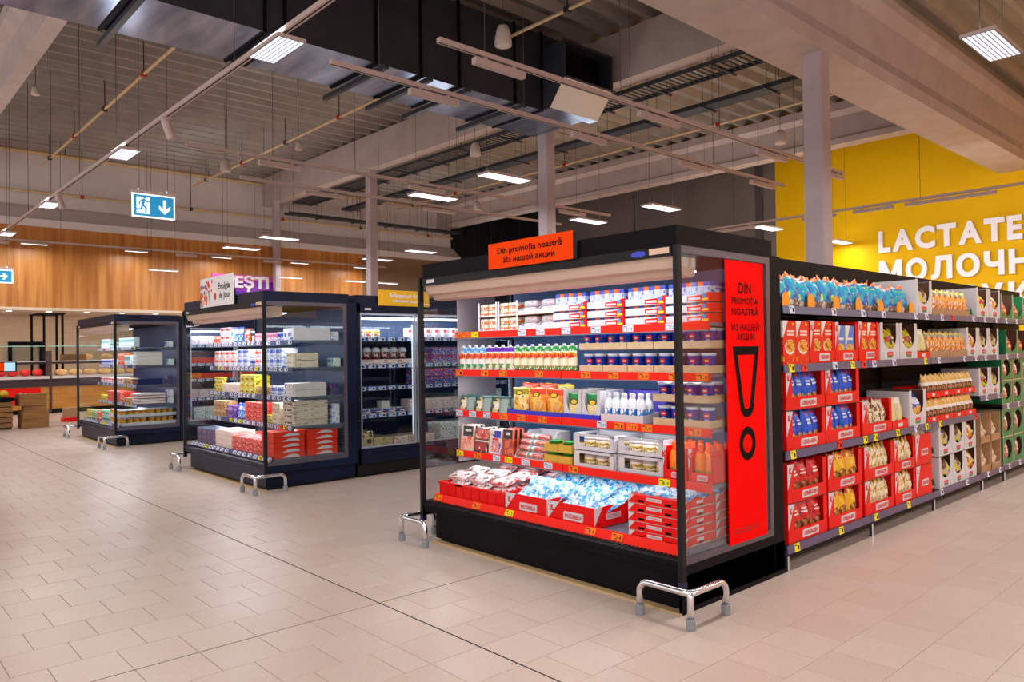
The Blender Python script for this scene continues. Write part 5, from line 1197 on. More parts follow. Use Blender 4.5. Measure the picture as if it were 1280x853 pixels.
# fourth shelf
def flatpack(name, w, h, m): return Proto(name, MB().bbox(-w / 2, w / 2, 0, 0.025, 0, h, m, 0.008), 'packet')
hams = [flatpack('ham_pack', 0.17, 0.21, P_HAM), flatpack('ham_pack', 0.165, 0.2, P_SALM), flatpack('ham_pack', 0.15, 0.195, P_SALB), flatpack('ham_pack', 0.13, 0.21, P_HAMR)]
for i, (u, nm) in enumerate(((0.11, 'pink ham slice pack with dark label'), (0.295, 'dark green salami slice pack'), (0.46, 'white salami pack with blue label'), (0.61, 'red ham slice pack with black label'))):
    for r in range(3): NC.put(hams[i], u, 0.375 + 0.05 * r, 0.681 + 0.0, f'{nm}, {("front", "second", "third")[r]} in its row, {W4}', 'slice packs on the fourth shelf', tilt=-0.1)
NC.put(bag('meat_bag', 0.3, 0.06, 0.17, pm('print_teal_meat', '#1a6a60', ('n', 3, .5, '#d84838', 3), ('n', 4, .6, '#e8f0ea', 6)), 21), 0.38, 0.6, 0.74, f'teal and red meat packet lying behind the slice packs, {W4}', tilt=-1.0)
sd = MB(); sd.box(-0.16, 0.16, 0, 0.3, 0, 0.004, WHITE); sd.box(-0.16, 0.16, 0.296, 0.3, 0.004, 0.2, WHITE)
for s in (-1, 1): sd.prism([(0, 0.004), (0.3, 0.004), (0.3, 0.2), (0.16, 0.2)], 'x', s * 0.16 - (0.004 if s > 0 else 0), s * 0.16 + (0.004 if s < 0 else 0), WHITE)
NC.put(Proto('sausage_display', sd, 'display box'), 0.855, 0.375, 0.681, f'white slanted carton holding sausage packets, {W4}')
saus = Proto('sausage_packet', MB().tube([(-0.14, 0.025, 0.022), (-0.1, 0.025, 0.022), (0.1, 0.025, 0.022), (0.14, 0.025, 0.022)], 0.021, P_SAUS, 8).mesh('s', True), 'sausage')
for k in range(4): NC.put(saus, 0.855, 0.38 + 0.022 * k, 0.686 + 0.045 * k, f'wrapped sausage roll, {ORD[k]} from the bottom of the slanted carton, {W4}', 'sausage rolls in the slanted carton')
yj = Proto('jar_carton', tray_mb(0.135, 0.2, 0.06, 0.055, mat('carton_gold', '#d8ae3a', 0.45)), 'carton')
jar = tub('spread_jar', 0.05, 0.072, P_JARY, mat('lid_green', '#3a9a3a', 0.35), 'jar', 0.97)
for i, u in enumerate((1.095, 1.235)):
    for k in (0, 1):
        NC.put(yj, u, 0.375, 0.681 + 0.08 * k, f'yellow carton under a green lidded jar, {("left", "right")[i]} pile, {("bottom", "top")[k]}, {W4}', 'yellow jar cartons')
        NC.put(jar, u, 0.435, 0.686 + 0.08 * k, f'green lidded jar in a yellow carton, {("left", "right")[i]} pile, {("bottom", "top")[k]}, {W4}', 'green lidded jars')
def wcarton(w, d, h):
    b = MB(); w2 = w / 2; th = 0.005
    b.box(-w2, w2, 0, d, 0, th, WHITE); b.box(-w2, w2, d - th, d, th, h - th, WHITE)
    for s in (-1, 1):
        a, c = (-w2, -w2 + th) if s < 0 else (w2 - th, w2); b.box(a, c, 0, d, th, h * 0.25, WHITE); b.box(a, c, 0, d * 0.12, h * 0.25, h - th, WHITE); b.box(a, c, d * 0.88, d, h * 0.25, h - th, WHITE); b.box(a, c, d * 0.12, d * 0.88, h * 0.8, h - th, WHITE)
    b.box(-w2, w2, 0, th, th, h * 0.22, WHITE); b.box(-w2, -w2 + w * 0.14, 0, th, h * 0.22, h - th, WHITE); b.box(w2 - w * 0.1, w2, 0, th, h * 0.22, h - th, WHITE); b.box(-w2, w2, 0, th, h * 0.8, h - th, WHITE)
    return b
gj = MB().lathe([(0.045, 0), (0.05, 0.004), (0.05, 0.06), (0.044, 0.066)], P_JARW, 12).mesh('gold_jar', True); gj2 = MB().lathe([(0.05, 0.064), (0.05, 0.078), (0.046, 0.08)], GREYCARD, 12).mesh('jar_lid', True)
wc1 = Proto('window_carton', wcarton(0.37, 0.28, 0.118), 'carton', [('gold_jar', gj, (-0.08 + 0.11 * i, 0.07 + 0.12 * j, 0.006), None, [('jar_lid', gj2, (0, 0, 0))]) for i in range(3) for j in range(2)])
for i, (u, v_) in enumerate(((1.51, 0.375), (1.895, 0.40))):
    for k in (0, 1): NC.put(wc1, u, v_, 0.681 + 0.12 * k, f'white window carton of gold jars, {("left", "right")[i]} pile, {("bottom", "top")[k]}, {W4}', 'white window cartons of gold jars')
jd = kdisplay(0.175, 0.3, 0.2, 0.3, 'ORANGE'); jb_ = bottle('juice_bottle', 0.036, 0.225, P_JUICE, mat('cap_orange', '#ff5a10', 0.4))
for i, u in enumerate((2.185, 2.375)):
    NC.put(jd, u, 0.375, 0.681, f'red open carton of orange juice bottles, {("left", "right")[i]}, {W4}', 'red juice cartons')
    for c in (0, 1):
        for r in range(3): NC.put(jb_, u - 0.035 + 0.078 * c, 0.43 + 0.085 * r, 0.687, f'orange juice bottle, {("left", "right")[c]} in {("front", "second", "third")[r]} row of {("left", "right")[i]} red carton, {W4}', 'orange juice bottles')
# deck
cr = MB(); cr.box(-0.4, 0.4, 0, 0.34, 0, 0.006, RED); cr.box(-0.4, 0.4, 0, 0.012, 0.006, 0.125, RED); cr.box(-0.4, 0.4, 0.328, 0.34, 0.006, 0.125, RED); cr.box(-0.4, -0.388, 0.012, 0.328, 0.006, 0.125, RED); cr.box(0.388, 0.4, 0.012, 0.328, 0.006, 0.125, RED)
for i in range(9): cr.box(-0.39 + i * 0.0965, -0.382 + i * 0.0965, -0.006, 0.0, 0.01, 0.12, RED)
cr.box(-0.41, 0.41, -0.008, 0.0, 0.108, 0.125, RED)
NC.put(Proto('red_crate', cr, 'crate', [('handle_slot', MB().box(-0.2, -0.1, -0.0095, -0.008, 0.11, 0.122, INK), (0, 0, 0))]), 0.465, 0.13, 0.332, f'red plastic crate with meat packets at left end, {W5}')
link = bag('meat_packet', 0.2, 0.07, 0.15, P_LINK, 11); pari = bag('meat_packet', 0.24, 0.05, 0.16, P_PARI, 12); moz = bag('mozzarella_packet', 0.18, 0.055, 0.15, P_MOZ, 13, wob=.3); moz2 = bag('mozzarella_packet', 0.17, 0.06, 0.15, P_MOZ, 14, wob=.3)
FLAT = -PI / 2 + 0.12
q = 0
for r in range(2):
    for i, u in enumerate((0.19, 0.44, 0.70)):
        for k in range(3):
            NC.put(link if u < 0.5 else pari, u + random.uniform(-.015, .015), 0.2 + 0.16 * r, 0.405 + 0.057 * k + 0.02 * r, f'red and white meat packet, {ORD[i]} heap from left, {("front", "back")[r]} row, {("bottom", "middle", "top")[k]}, {W5}', 'meat packets in the red crate', tilt=FLAT + 0.1, turn=random.uniform(-.25, .25))
for i, u in enumerate((0.25, 0.55, 0.82)):
    for k in range(5):
        NC.put(pari, u + 0.02 * random.uniform(-1, 1), 0.66, 0.38 + 0.052 * k, f'red flat meat packet, {ORD[k]} from bottom, {ORD[i]} pile behind the crate, {W5}', 'meat packets behind the red crate', tilt=FLAT, turn=random.uniform(-.1, .1))
mzc = kdisplay(0.425, 0.33, 0.14, 1.0, 'MOZZARELLA', False, True)
for i, u in enumerate((1.085, 1.52)):
    for r in (0, 1):
        NC.put(mzc, u, 0.125 + 0.345 * r, 0.332, f'red mozzarella carton, {("left", "right")[i]}, {("front", "back")[r]} row, {W5}', 'red mozzarella cartons')
        q = 0
        for j in range(3):
            for c in range(3):
                lab = f'blue and white mozzarella packet {("near front", "in middle", "at back")[j]}, {("left", "centre", "right")[c]} of the {("left", "right")[i]} {("front", "back")[r]} carton'
                NC.put(moz if (j + c) % 2 else moz2, u - 0.13 + 0.13 * c, 0.135 + 0.345 * r + 0.09 * j + 0.04, 0.43 + 0.018 * j + 0.045 * r + random.uniform(0, .02), lab, 'mozzarella packets', tilt=-1.05 + random.uniform(-.2, .2), turn=random.uniform(-.6, .6))
fb = MB(); fb.box(-0.2, 0.2, 0, 0.33, 0.004, 0.054, RED); fb.box(-0.2, 0.2, 0.002, 0.328, 0, 0.004, GREYCARD)
fw = MB(); fw.prism([(-0.2, 0.054), (-0.2, 0.008), (-0.155, 0.054)], 'y', -0.0015, 0, WHITE)
fs = MB(); fs.prism([(0.0, 0.054), (0.0, 0.008), (0.05, 0.054)], 'x', 0.2, 0.2015, WHITE); fs.box(0.2, 0.2015, 0.14, 0.21, 0.025, 0.042, WHITE); fs.box(0.2, 0.201, 0.08, 0.28, 0.0, 0.008, GREYCARD); fs.box(0.2, 0.201, 0.16, 0.2, 0.008, 0.02, INK)
fp = MB(); fp.box(-0.06, 0.05, -0.0015, 0, 0.026, 0.046, WHITE); ft = MB().text('MOZZARELLA', (-0.005, -0.0015, 0.036), (1, 0, 0), (0, 0, 1), 0.1, 0.011, REDINK, res=1)
fh = MB(); fh.box(-0.125, -0.08, -0.001, 0, 0.012, 0.026, INK); fh.box(0.075, 0.12, -0.001, 0, 0.012, 0.026, INK)
flat = Proto('flat_carton', fb, 'carton', [('white_corner', fw, (0, 0, 0)), ('side_print', fs, (0, 0, 0)), ('label_plate', fp, (0, 0, 0), None, [('lettering', ft, (0, 0, 0))]), ('grip_holes', fh, (0, 0, 0))])
for r in (0, 1):
    for k in range(5): NC.put(flat, 2.215, 0.125 + 0.345 * r, 0.332 + 0.0555 * k, f'flat red mozzarella carton, {ORD[k]} from bottom of the {("front", "back")[r]} stack, {W5}', 'flat red cartons in stacks')
    for i in range(6):
        NC.put(moz if i % 2 else moz2, 2.09 + 0.125 * (i % 3), 0.17 + 0.345 * r + 0.14 * (i // 3), 0.635, f'white and blue packet, {ORD[i]} on the {("front", "back")[r]} flat carton stack', 'packets on the flat carton stacks', tilt=FLAT + 0.03, turn=0.2 * (i % 3 - 1))

# ------------------------------------------------------------------ goods of the middle, far and door coolers
def fill(fr, v, z, where, items, grp):
    """items: (proto, description, u of the first, pitch, count, levels, level height)"""
    for it in items:
        p, desc, u0, du, n = it[:5]; lv, hh = (it[5], it[6]) if len(it) > 5 else (1, 0)
        vo = -min(q.co.y for q in p.root.data.vertices)
        for k in range(lv):
            w = where if lv == 1 else f'{("bottom", "second", "third", "fourth", "fifth", "sixth")[k]} layer, {where}'
            for i in range(n):
                lab = f'{desc}, {w}' if n == 1 else f'{desc}, {ORD[i]} from left, {w}'
                fr.put(p, u0 + du * i, v + vo, z + 0.001 + hh * k, lab, f'{desc} on the {grp}', turn=random.uniform(-.03, .03))
def art(name, base, *cols, sc=3.0):
    h = sum(map(ord, name)) % 7 / 7.0
    L = []
    if sc < 4: L += [('r', .06, .94, .5 + .1 * h, .82, cols[0]), ('d', .3 + .4 * h, .3, .26, .2, cols[1]), ('r', .15, .85, .12, .2, cols[0])]
    L += [('n', sc + 1 + i, 0.6 + 0.03 * i, c, 3 + 4 * i) for i, c in enumerate(reversed(cols))]
    return pm('art_' + name, base, *L)
A_OR = art('orange', '#ff5a18', '#f0f0f0', '#d82a10'); A_WR = art('white_red', '#f0eef2', '#e8200c', '#c8d0e0'); A_TEAL = art('teal', '#dff0f0', '#1a9aa0', '#f8f8f8')
A_BLU = art('blue', '#2a5ae0', '#e8eefc', '#18a0d8'); A_WB = art('white_blue', '#eef0f8', '#2a5ad0', '#b8c4dc'); A_PINK = art('pink', '#f6eef2', '#f08ab0', '#e8e0e8')
A_YEL = art('yellow', '#f0d818', '#f8f0a0', '#6a5a20'); A_BRN = art('brown', '#c89a6a', '#e0c090', '#8a5a30'); A_PUR = art('purple', '#7a3ac0', '#c8a0e8', '#3a1a80')
A_MIX = art('mixed', '#1a2a8a', '#f08020', '#28a040', sc=6.0); A_RW = art('red_white', '#e83018', '#f4ecec', '#a81808', sc=4); A_DOT = art('dots', '#f2e8e2', '#d83a28', '#e8b8a0', sc=8)
A_BEI = art('beige', '#e8dcc4', '#c8b48c', '#f4ecd8'); A_GRN = art('green', '#38a068', '#f0f6f0', '#d8c840'); A_GLD = art('gold', '#e8a818', '#f4d870', '#d86010')
A_BOX = pm('art_white_long', '#e4e0e4', ('r', .1, .3, .3, .6, '#5a5a98'), ('r', .45, .75, .35, .65, '#6a6aa0'), ('r', .6, .9, .08, .22, '#2a48c8'))
A_BOXY = pm('art_yellow_stripe', '#e6e0dc', ('d', .12, .6, .05, .3, '#2a5ad0'), ('d', .88, .6, .05, .3, '#2a5ad0'), ('d', .5, .5, .03, .14, '#222222'))
A_KIND = pm('art_black_print', '#ded2c0', ('r', .15, .25, .3, .6, '#222222'), ('r', .45, .75, .35, .6, '#3a302a'), ('n', 6, .66, '#3a302a', 4))
def gp(name, w, d, h, m, cat='carton'): return pack(name, w, d, h, m, cat)
p_or, p_wr, p_te, p_wb = gp('snack_pack', .12, .12, .1, A_OR), gp('white_carton', .17, .2, .1, A_WR), gp('drink_carton', .08, .09, .17, A_TEAL, 'carton'), gp('white_carton', .16, .2, .11, A_WB)
p_bl = bag('blue_bag', .12, .07, .2, A_BLU, 31); p_fan = bag('snack_bag', .16, .08, .17, A_OR, 32)
cup_p, cup_w, cup_y, cup_g = tub('yoghurt_cup', .04, .1, A_PINK, mat('lid_pink', '#f06aa8', .4)), tub('yoghurt_cup', .04, .1, A_WB, LIDW), tub('yoghurt_cup', .045, .09, A_YEL, mat('lid_yellow', '#f0d040', .4)), tub('yoghurt_cup', .04, .1, A_TEAL, mat('lid_mint', '#38c080', .4))
p_yel, p_brn, p_pur, p_blk, p_wrd, p_mix, p_dot, p_rw = gp('yellow_carton', .14, .2, .075, A_YEL), gp('brown_tray_pack', .2, .2, .1, A_BRN), gp('purple_carton', .3, .16, .16, A_PUR), gp('dark_pot_pack', .12, .18, .1, A_BRN), gp('red_white_carton', .17, .22, .055, A_RW), gp('pot_carton', .15, .25, .07, A_MIX), gp('dotted_cup_carton', .17, .3, .055, A_DOT), gp('red_white_carton', .2, .3, .06, A_RW)
p_long, p_longy, p_kind, p_bei = gp('long_carton', .27, .46, .14, A_BOX), gp('long_carton', .26, .4, .075, A_BOXY), gp('printed_carton', .29, .42, .07, A_KIND), gp('beige_carton', .2, .3, .08, A_BEI)
fo = MB(); fo.bbox(-.15, .15, 0, .38, 0, .058, mat('carton_orange_red', '#ee3412', .4), .003); fo2 = MB(); fo2.prism([(.1, .006), (.32, .006), (.3, .03), (.24, .04), (.18, .036)], 'x', .15, .1515, WHITE)
p_fo = Proto('flat_carton', fo, 'carton', [('white_print', fo2, (0, 0, 0))])
kt = tub('quark_tub', .05, .115, pm('art_quark', '#e8a818', ('z', .35, .75, '#f2c83a'), ('n', 5, .6, '#d86010', 4), ('n', 4, .66, '#3a3a8a', 8)), LIDW, 'tub', .9); kbx = Proto('tub_tray', tray_mb(.34, .44, .055, .05, WHITE), 'tray')
S5 = (1.655, 1.345, 1.012, 0.68)
wm = lambda s: f'{SN[s]} of middle cooler'
fill(MC, .375, S5[0], wm(0), [(p_or, 'orange snack pack', .12, .125, 2), (p_wr, 'white and red carton', .40, .18, 2, 2, .105), (p_te, 'teal drink carton', .72, .09, 1), (p_bl, 'blue snack bag', .82, .13, 2), (p_fan, 'orange snack bag', 1.12, .17, 1), (cup_p, 'pink lidded cup', 1.42, .09, 7), (cup_w, 'white lidded cup', 2.045, .085, 2), (p_long, 'long white carton', 2.32, .3, 1)], 'middle cooler top shelf')
fill(MC, .375, S5[1], wm(1), [(p_wr, 'white and red carton', .2, .18, 4, 2, .105), (p_wb, 'white and blue carton', .95, .17, 2, 2, .115), (cup_w, 'white lidded cup', 1.28, .09, 2), (p_wr, 'red fronted carton', 1.5, .18, 1, 2, .105), (p_wb, 'pale blue carton', 1.72, .17, 3, 2, .115), (p_bei, 'beige carton', 2.36, .2, 1, 2, .085)], 'middle cooler second shelf')
fill(MC, .375, S5[2], wm(2), [(cup_y, 'yellow lidded cup', .1, .1, 3, 2, .095), (p_dot, 'dotted cup carton', .47, .18, 3, 2, .058), (p_yel, 'yellow carton', 1.02, .15, 3, 3, .078), (p_brn, 'brown pack', 1.53, .21, 2), (p_wb, 'white and blue carton', 1.93, .17, 2), (p_longy, 'long striped carton', 2.33, .3, 1, 2, .078)], 'middle cooler third shelf')
fill(MC, .375, S5[3], wm(3), [(p_blk, 'brown pot pack', .12, .13, 3, 2, .105), (p_pur, 'purple carton', .66, .3, 1), (p_bl, 'blue bag', .9, .13, 2), (p_wrd, 'red and white carton', 1.17, .18, 3, 4, .057), (cup_y, 'yellow cup', 1.7, .1, 2), (p_bei, 'beige carton', 1.97, .2, 1, 3, .083), (p_kind, 'printed cream carton', 2.3, .3, 1, 4, .072)], 'middle cooler fourth shelf')
fill(MC, .125, .332, wm(4), [(p_mix, 'dark blue pot carton', .2, .16, 4, 3, .072), (p_dot, 'dotted cup carton', .85, .175, 3, 4, .058), (p_rw, 'red and white carton', 1.38, .205, 3, 3, .062), (p_rw, 'striped red carton', 2.01, .205, 1, 3, .062), (p_fo, 'flat orange red carton', 2.285, .3, 1, 5, .06)], 'middle cooler deck')
fill(MC, .54, .332, wm(4) + ' rear', [(p_fo, 'flat orange red carton', 2.285, .3, 1, 5, .06), (p_rw, 'red and white carton', 1.1, .205, 5, 3, .062)], 'middle cooler deck rear')
wf = lambda s: f'{SN[s]} of far cooler'
fill(FC, .375, S5[0], wf(0), [(p_te, 'teal carton', .2, .09, 6), (cup_g, 'mint lidded cup', .8, .09, 6), (p_te, 'tall teal carton', 1.38, .09, 10)], 'far cooler top shelf')
fill(FC, .375, S5[1], wf(1), [(cup_w, 'white cup', .15, .09, 8), (p_wb, 'white and blue carton', .95, .17, 2), (p_or, 'orange pack', 1.3, .13, 3, 2, .105), (p_te, 'teal carton', 1.7, .09, 4), (p_longy, 'long striped carton', 2.3, .3, 1, 3, .078)], 'far cooler second shelf')
fill(FC, .375, S5[2], wf(2), [(p_wr, 'white and red carton', .2, .18, 8), (p_brn, 'dark red pack', 1.7, .21, 2), (gp('navy_tray', .3, .4, .1, pm('art_navy', '#14245a', ('r', .2, .4, .2, .6, '#e83a28'), ('r', .6, .8, .2, .6, '#e83a28'))), 'navy carton with red marks', 2.29, .3, 1)], 'far cooler third shelf')
fill(FC, .375, S5[3], wf(3), [(cup_y, 'yellow cup', .12, .1, 4), (p_rw, 'red and white carton', .68, .205, 4, 3, .062), (p_brn, 'brown pack', 1.68, .21, 2), (gp('striped_carton', .34, .44, .045, pm('art_maroon_stripe', '#ece4e4', ('z', 0, .25, '#8a2030'))), 'white carton with maroon stripe', 2.27, .3, 1, 4, .047)], 'far cooler fourth shelf')
fill(FC, .125, .332, wf(4), [(cup_y, 'yellow cup', .15, .1, 3, 2, .095), (p_grn := gp('green_carton', .14, .25, .09, A_GRN), 'green carton', .5, .15, 3, 2, .093), (p_or, 'orange pack', .95, .13, 2, 2, .105), (cup_g, 'mint lidded cup', 1.2, .09, 5, 2, .105)], 'far cooler deck')
for r in (0, 1):
    for k in (0, 1):
        for i, u in enumerate((1.84, 2.25)):
            FC.put(kbx, u, .125 + .42 * r if False else .11 + .445 * r, .332 + .14 * k, f'white tray of yellow tubs, {("left", "right")[i]}, {("front", "rear")[r]}, {("bottom", "top")[k]} layer, {wf(4)}', 'white trays of yellow tubs')
            for a in range(3):
                for c in range(4 if i else 1): FC.put(kt, u - .11 + .11 * a, .165 + .445 * r + .103 * c, .337 + .14 * k, f'yellow tub, {ORD[a]} across {ORD[c]} deep, {("left", "right")[i]} {("front", "rear")[r]} tray, {("bottom", "top")[k]} layer, far cooler', 'yellow tubs on the far cooler deck')
for fr, nm in ((MC, 'middle cooler'), (FC, 'far cooler')):
    for si, (p, d_, lv, hh) in enumerate(((p_wb, 'blue carton', 1, .1), (p_te, 'teal carton', 1, .1), (p_mix, 'dark pot carton', 2, .072), (p_wb, 'white and blue carton', 2, .113))):
        fill(fr, .865 if p is p_te else .845 if p is not p_mix else .84, S5[si], f'back end of {SN[si]}, {nm}', [(gp('rear_carton', .14, .1, hh, p.root.data.materials[0]), d_, 2.38, .1, 1, lv, hh + .003)], nm + ' rear end')
# door coolers
DF, DF2 = Frame(1.215, 5.45, 0), Frame(1.215, 11.17, 0)
dome = MB().lathe([(.05, .0), (.055, .09), (.06, .1), (.05, .135), (.03, .15)], pm('art_dome', '#5a1420', ('z', .62, 1.1, '#d8dce4'), ('n', 4, .56, '#e8e0e4', 4, 0, .6), ('n', 5, .62, '#e03028', 7, 0, .6)), 12).mesh('dessert_cup', True)
domecup = Proto('dessert_cup', dome, 'cup')
lowtray = gp('low_tray', .2, .26, .06, art('low_tray', '#f0e8e0', '#f08a20', '#d84a38', sc=5)); flatblue = gp('cheese_box', .17, .2, .06, art('flatblue', '#f0ece8', '#2a5ad0', '#8a3a20')); pinkbox = gp('pink_carton', .17, .2, .15, art('pinkbox', '#f0dce2', '#d83a50', '#f8f0f2', sc=5))
purp = gp('purple_blue_carton', .15, .2, .1, art('purp', '#4a4ac8', '#e8e820', '#d83050', sc=4)); wgreen = gp('white_green_carton', .2, .3, .11, art('wgreen', '#e6ecee', '#38a080', '#f4f8f8', sc=4)); redtri = gp('red_white_triangle', .1, .12, .12, A_WR)
kraftbox = gp('cream_printed_box', .22, .36, .19, pm('art_cream_box', '#d8c49a', ('n', 5, .62, '#4a3a28', 3), ('r', .6, .9, .2, .5, '#5a4a34'))); lowkr = gp('low_cream_box', .26, .36, .1, pm('art_low_cream', '#d0b488', ('n', 5, .64, '#4a3a28', 6))); ytray = gp('yellow_tray', .2, .3, .09, art('ytray', '#e8e0d8', '#f0b010', '#d83020', sc=5))
def wd(s, n): return f'{SN[s]} of {n}'
dn = 'cheese door cooler'
fill(DF, .14, DC_Z[0], wd(0, dn), [(gp('white_yellow_pack', .1, .14, .09, art('wy', '#f2eeee', '#f0c018', '#d84a38')), 'white and yellow pack', .1, .115, 3), (redtri, 'red and white pack', .86, .14, 7)], dn + ' top shelf')
fill(DF, .14, DC_Z[1], wd(1, dn), [(lowtray, 'low tray of small packs', .13, .21, 5)], dn + ' second shelf')
DF.row(domecup, .1, .76, 6, .22, DC_Z[1] + .063, 'dark red dessert cup with clear dome', wd(1, dn), 'dome cups in the cheese cooler')
fill(DF, .14, DC_Z[1], wd(1, dn), [(purp, 'purple and yellow carton', 1.27, .16, 6, 2, .105)], dn + ' second shelf right')
fill(DF, .14, DC_Z[2], wd(2, dn), [(purp, 'purple carton', .97, .16, 8, 2, .105)], dn + ' third shelf')
fill(DF, .14, DC_Z[3], wd(3, dn), [(flatblue, 'flat blue and cream box', .12, .18, 4, 1, .06), (pinkbox, 'pink and white carton', .9, .18, 5), (wgreen, 'white and green carton', 1.87, .21, 3, 2, .115)], dn + ' fourth shelf')
DF.put(gp('white_tub', .11, .12, .09, WHITE, 'tub'), .46, .15, DC_Z[3] + .063, 'plain white tub on flat boxes, fourth shelf of cheese door cooler')
fill(DF, .1, .346, wd(4, dn), [(kraftbox, 'cream printed box', .13, .3, 1), (lowkr, 'low cream box', .39, .3, 1), (ytray, 'yellow tray pack', .66, .21, 3)], dn + ' deck')
fill(DF, .1, .346, wd(4, dn), [(wgreen, 'white and green carton', 1.38, .21, 5, 2, .115)], dn + ' deck right')
dn2 = 'far door cooler'
fill(DF2, .14, DC_Z[0], wd(0, dn2), [(pinkbox, 'pale pink carton', .12, .18, 12)], dn2 + ' top shelf')
fill(DF2, .14, DC_Z[1], wd(1, dn2), [(gp('orange_red_box', .36, .2, .1, mat('orange_red_box', '#f03a12', .4)), 'orange red box', .25, .37, 6)], dn2 + ' second shelf')
fill(DF2, .14, DC_Z[2], wd(2, dn2), [(gp('orange_red_box', .36, .2, .1, MATS['orange_red_box']), 'orange red box', .25, .37, 4), (p_bei, 'beige carton', 1.8, .21, 3)], dn2 + ' third shelf')
fill(DF2, .14, DC_Z[3], wd(3, dn2), [(pinkbox, 'red and pink carton', .12, .18, 12)], dn2 + ' fourth shelf')
fill(DF2, .1, .346, wd(4, dn2), [(wgreen, 'white and green carton', .2, .21, 10, 2, .115)], dn2 + ' deck')

# ------------------------------------------------------------------ goods of the dry shelf run
G1, G2, G3, G4 = 1.776, 1.379, 0.793, 0.164
V = 0.012
teal = [bag('snack_bag', .166, .11, .215, P_TEAL, 40 + i, wob=.3, ears=.028) for i in range(5)]
for i in range(14): GF.put(teal[(i * 3) % 5], 1.29 + .165 * i, .035, G1, f'turquoise snack bag with orange top, {ORD[i]} from the cooler, top shelf', 'turquoise snack bags on the top shelf', turn=random.uniform(-.25, .25), roll=random.uniform(-.1, .1), sz=random.uniform(.92, 1.08))
for i in range(9): GF.put(teal[(i * 2) % 5], 1.33 + .19 * i, .19, G1 + .04, f'turquoise snack bag in the second row, {ORD[i]} from the cooler, top shelf', 'turquoise snack bags on the top shelf', turn=random.uniform(-.2, .2), tilt=-.1)
dv = MB(); dv.prism([(-.05, 0), (.05, 0)] + [(.05 * math.cos(PI * a / 8), .045 + .055 * math.sin(PI * a / 8)) for a in range(9)], 'y', 0, .003, ORDIV)
dvp = Proto('shelf_divider', dv, 'divider')
for i, x in enumerate((1.258, 1.62, 2.02, 2.4, 2.82, 3.2, 3.47)): GF.put(dvp, x, .009, G1, f'orange rounded card divider, {ORD[i]} from the cooler, top shelf', 'orange card dividers')
wd1 = udisplay(.385, .36, .31, WHITE, INSIDE); wd2 = udisplay(.34, .36, .29, WHITE, INSIDE)
sw = [bag('sweet_bag', .16, .16, .19, m, 50 + i, gusset=1.0, wob=.25) for i, m in enumerate((P_SWEET, P_DARKS, P_GOLDS, P_FLAKE))]
def wdisp(p, x, z, k, lab, tall=True):
    GF.put(p, x, V, z, f'white display carton with round window, {lab}', 'white display cartons on the shelf run')
    for s in (0, 1):
        GF.put(sw[k], x - .078 + .155 * s, V + .01, z + .055 + .02 * s, f'{("yellow purple", "dark brown", "golden", "blue orange")[k]} sweet bag, {("left", "right")[s]}, white display carton {lab}', 'sweet bags in white display cartons', turn=random.uniform(-.3, .3))
wdisp(wd1, 3.775, G1, 1, 'first on the top shelf'); wdisp(wd1, 5.425, G1, 0, 'second on the top shelf'); wdisp(wd1, 5.83, G1, 2, 'third on the top shelf')
ktray = Proto('card_tray', tray_mb(1.02, .3, .16, .06, KRAFT, KRAFTL), 'tray')
yel = [bag('snack_bag', .146, .1, .22, P_YELB, 60 + i, wob=.28, ears=.022) for i in range(4)]
GF.put(ktray, 4.5, V, G1, 'brown card tray under yellow snack bags, top shelf')
for i in range(7): GF.put(yel[(i * 3) % 4], 4.06 + .147 * i, V + .012, G1 + .02, f'yellow and blue snack bag, {ORD[i]} from left, top shelf', 'yellow snack bags on the top shelf', turn=random.uniform(-.1, .1))
gd1 = udisplay(.42, .36, .28, GREEN, INSIDE, .47, logo=None, edge=KRAFTL); gd2 = udisplay(.36, .34, .3, GREEN, INSIDE, .4, True, logo=None, edge=KRAFTL)
ob_ = bag('wafer_bag', .36, .14, .2, P_ORNG, 70, wob=.2); gg = bag('gingerbread_bag', .3, .12, .25, P_GING, 71, wob=.2)
for i, x in enumerate((6.27, 6.71, 7.1)):
    GF.put(gd1, x, V, G1, f'green edged open carton with orange bag, {ORD[i]} from left, top shelf', 'green open cartons'); GF.put(ob_, x, V + .02, G1 + .012, f'orange and white bag in the {ORD[i]} green open carton, top shelf', 'orange bags in green cartons', roll=.06)
# second shelf
cer = Proto('cereal_box', MB().bbox(-.09, .09, 0, .2, 0, .3, P_CER, .002), 'cereal box'); cerb = Proto('cereal_box', MB().bbox(-.075, .075, 0, .2, 0, .27, P_CERB, .002), 'cereal box')
for i, x in enumerate((1.305, 1.49)): GF.put(cer, x, V, G2, f'red cereal box with bowl picture, {ORD[i]} from the cooler, second shelf', 'red cereal boxes')
kd4 = kdisplay(.38, .3, .3, .3); kd5 = kdisplay(.37, .3, .31, .3)
for i, (x, p) in enumerate(((1.79, kd4), (2.18, kd4), (2.58, kd5))):
    GF.put(p, x, V, G2, f'red display carton of cereal boxes, {ORD[i]} from left, second shelf', 'red cereal display cartons')
    for s in (-1, 1): GF.put(cerb if i == 1 else cer, x + s * (.078 if i == 1 else .092), V + .008, G2 + .006, f'{"blue" if i == 1 else "red"} cereal box, {"left" if s < 0 else "right"} in the {ORD[i]} red display carton', 'cereal boxes in display cartons')
wdisp(wd1, 2.995, G2, 0, 'first on the second shelf'); wdisp(wd1, 3.395, G2, 0, 'second on the second shelf')
past = bag('pastel_bag', .13, .08, .26, P_PAST, 72)
rt = Proto('red_tray', tray_mb(.29, .3, .09, .06, RED), 'tray', [('label_plate', MB().box(-.04, .04, -.0015, 0, .015, .045, WHITE), (0, 0, 0))])
GF.put(rt, 3.74, V, G2, 'red tray of pastel bags, second shelf')
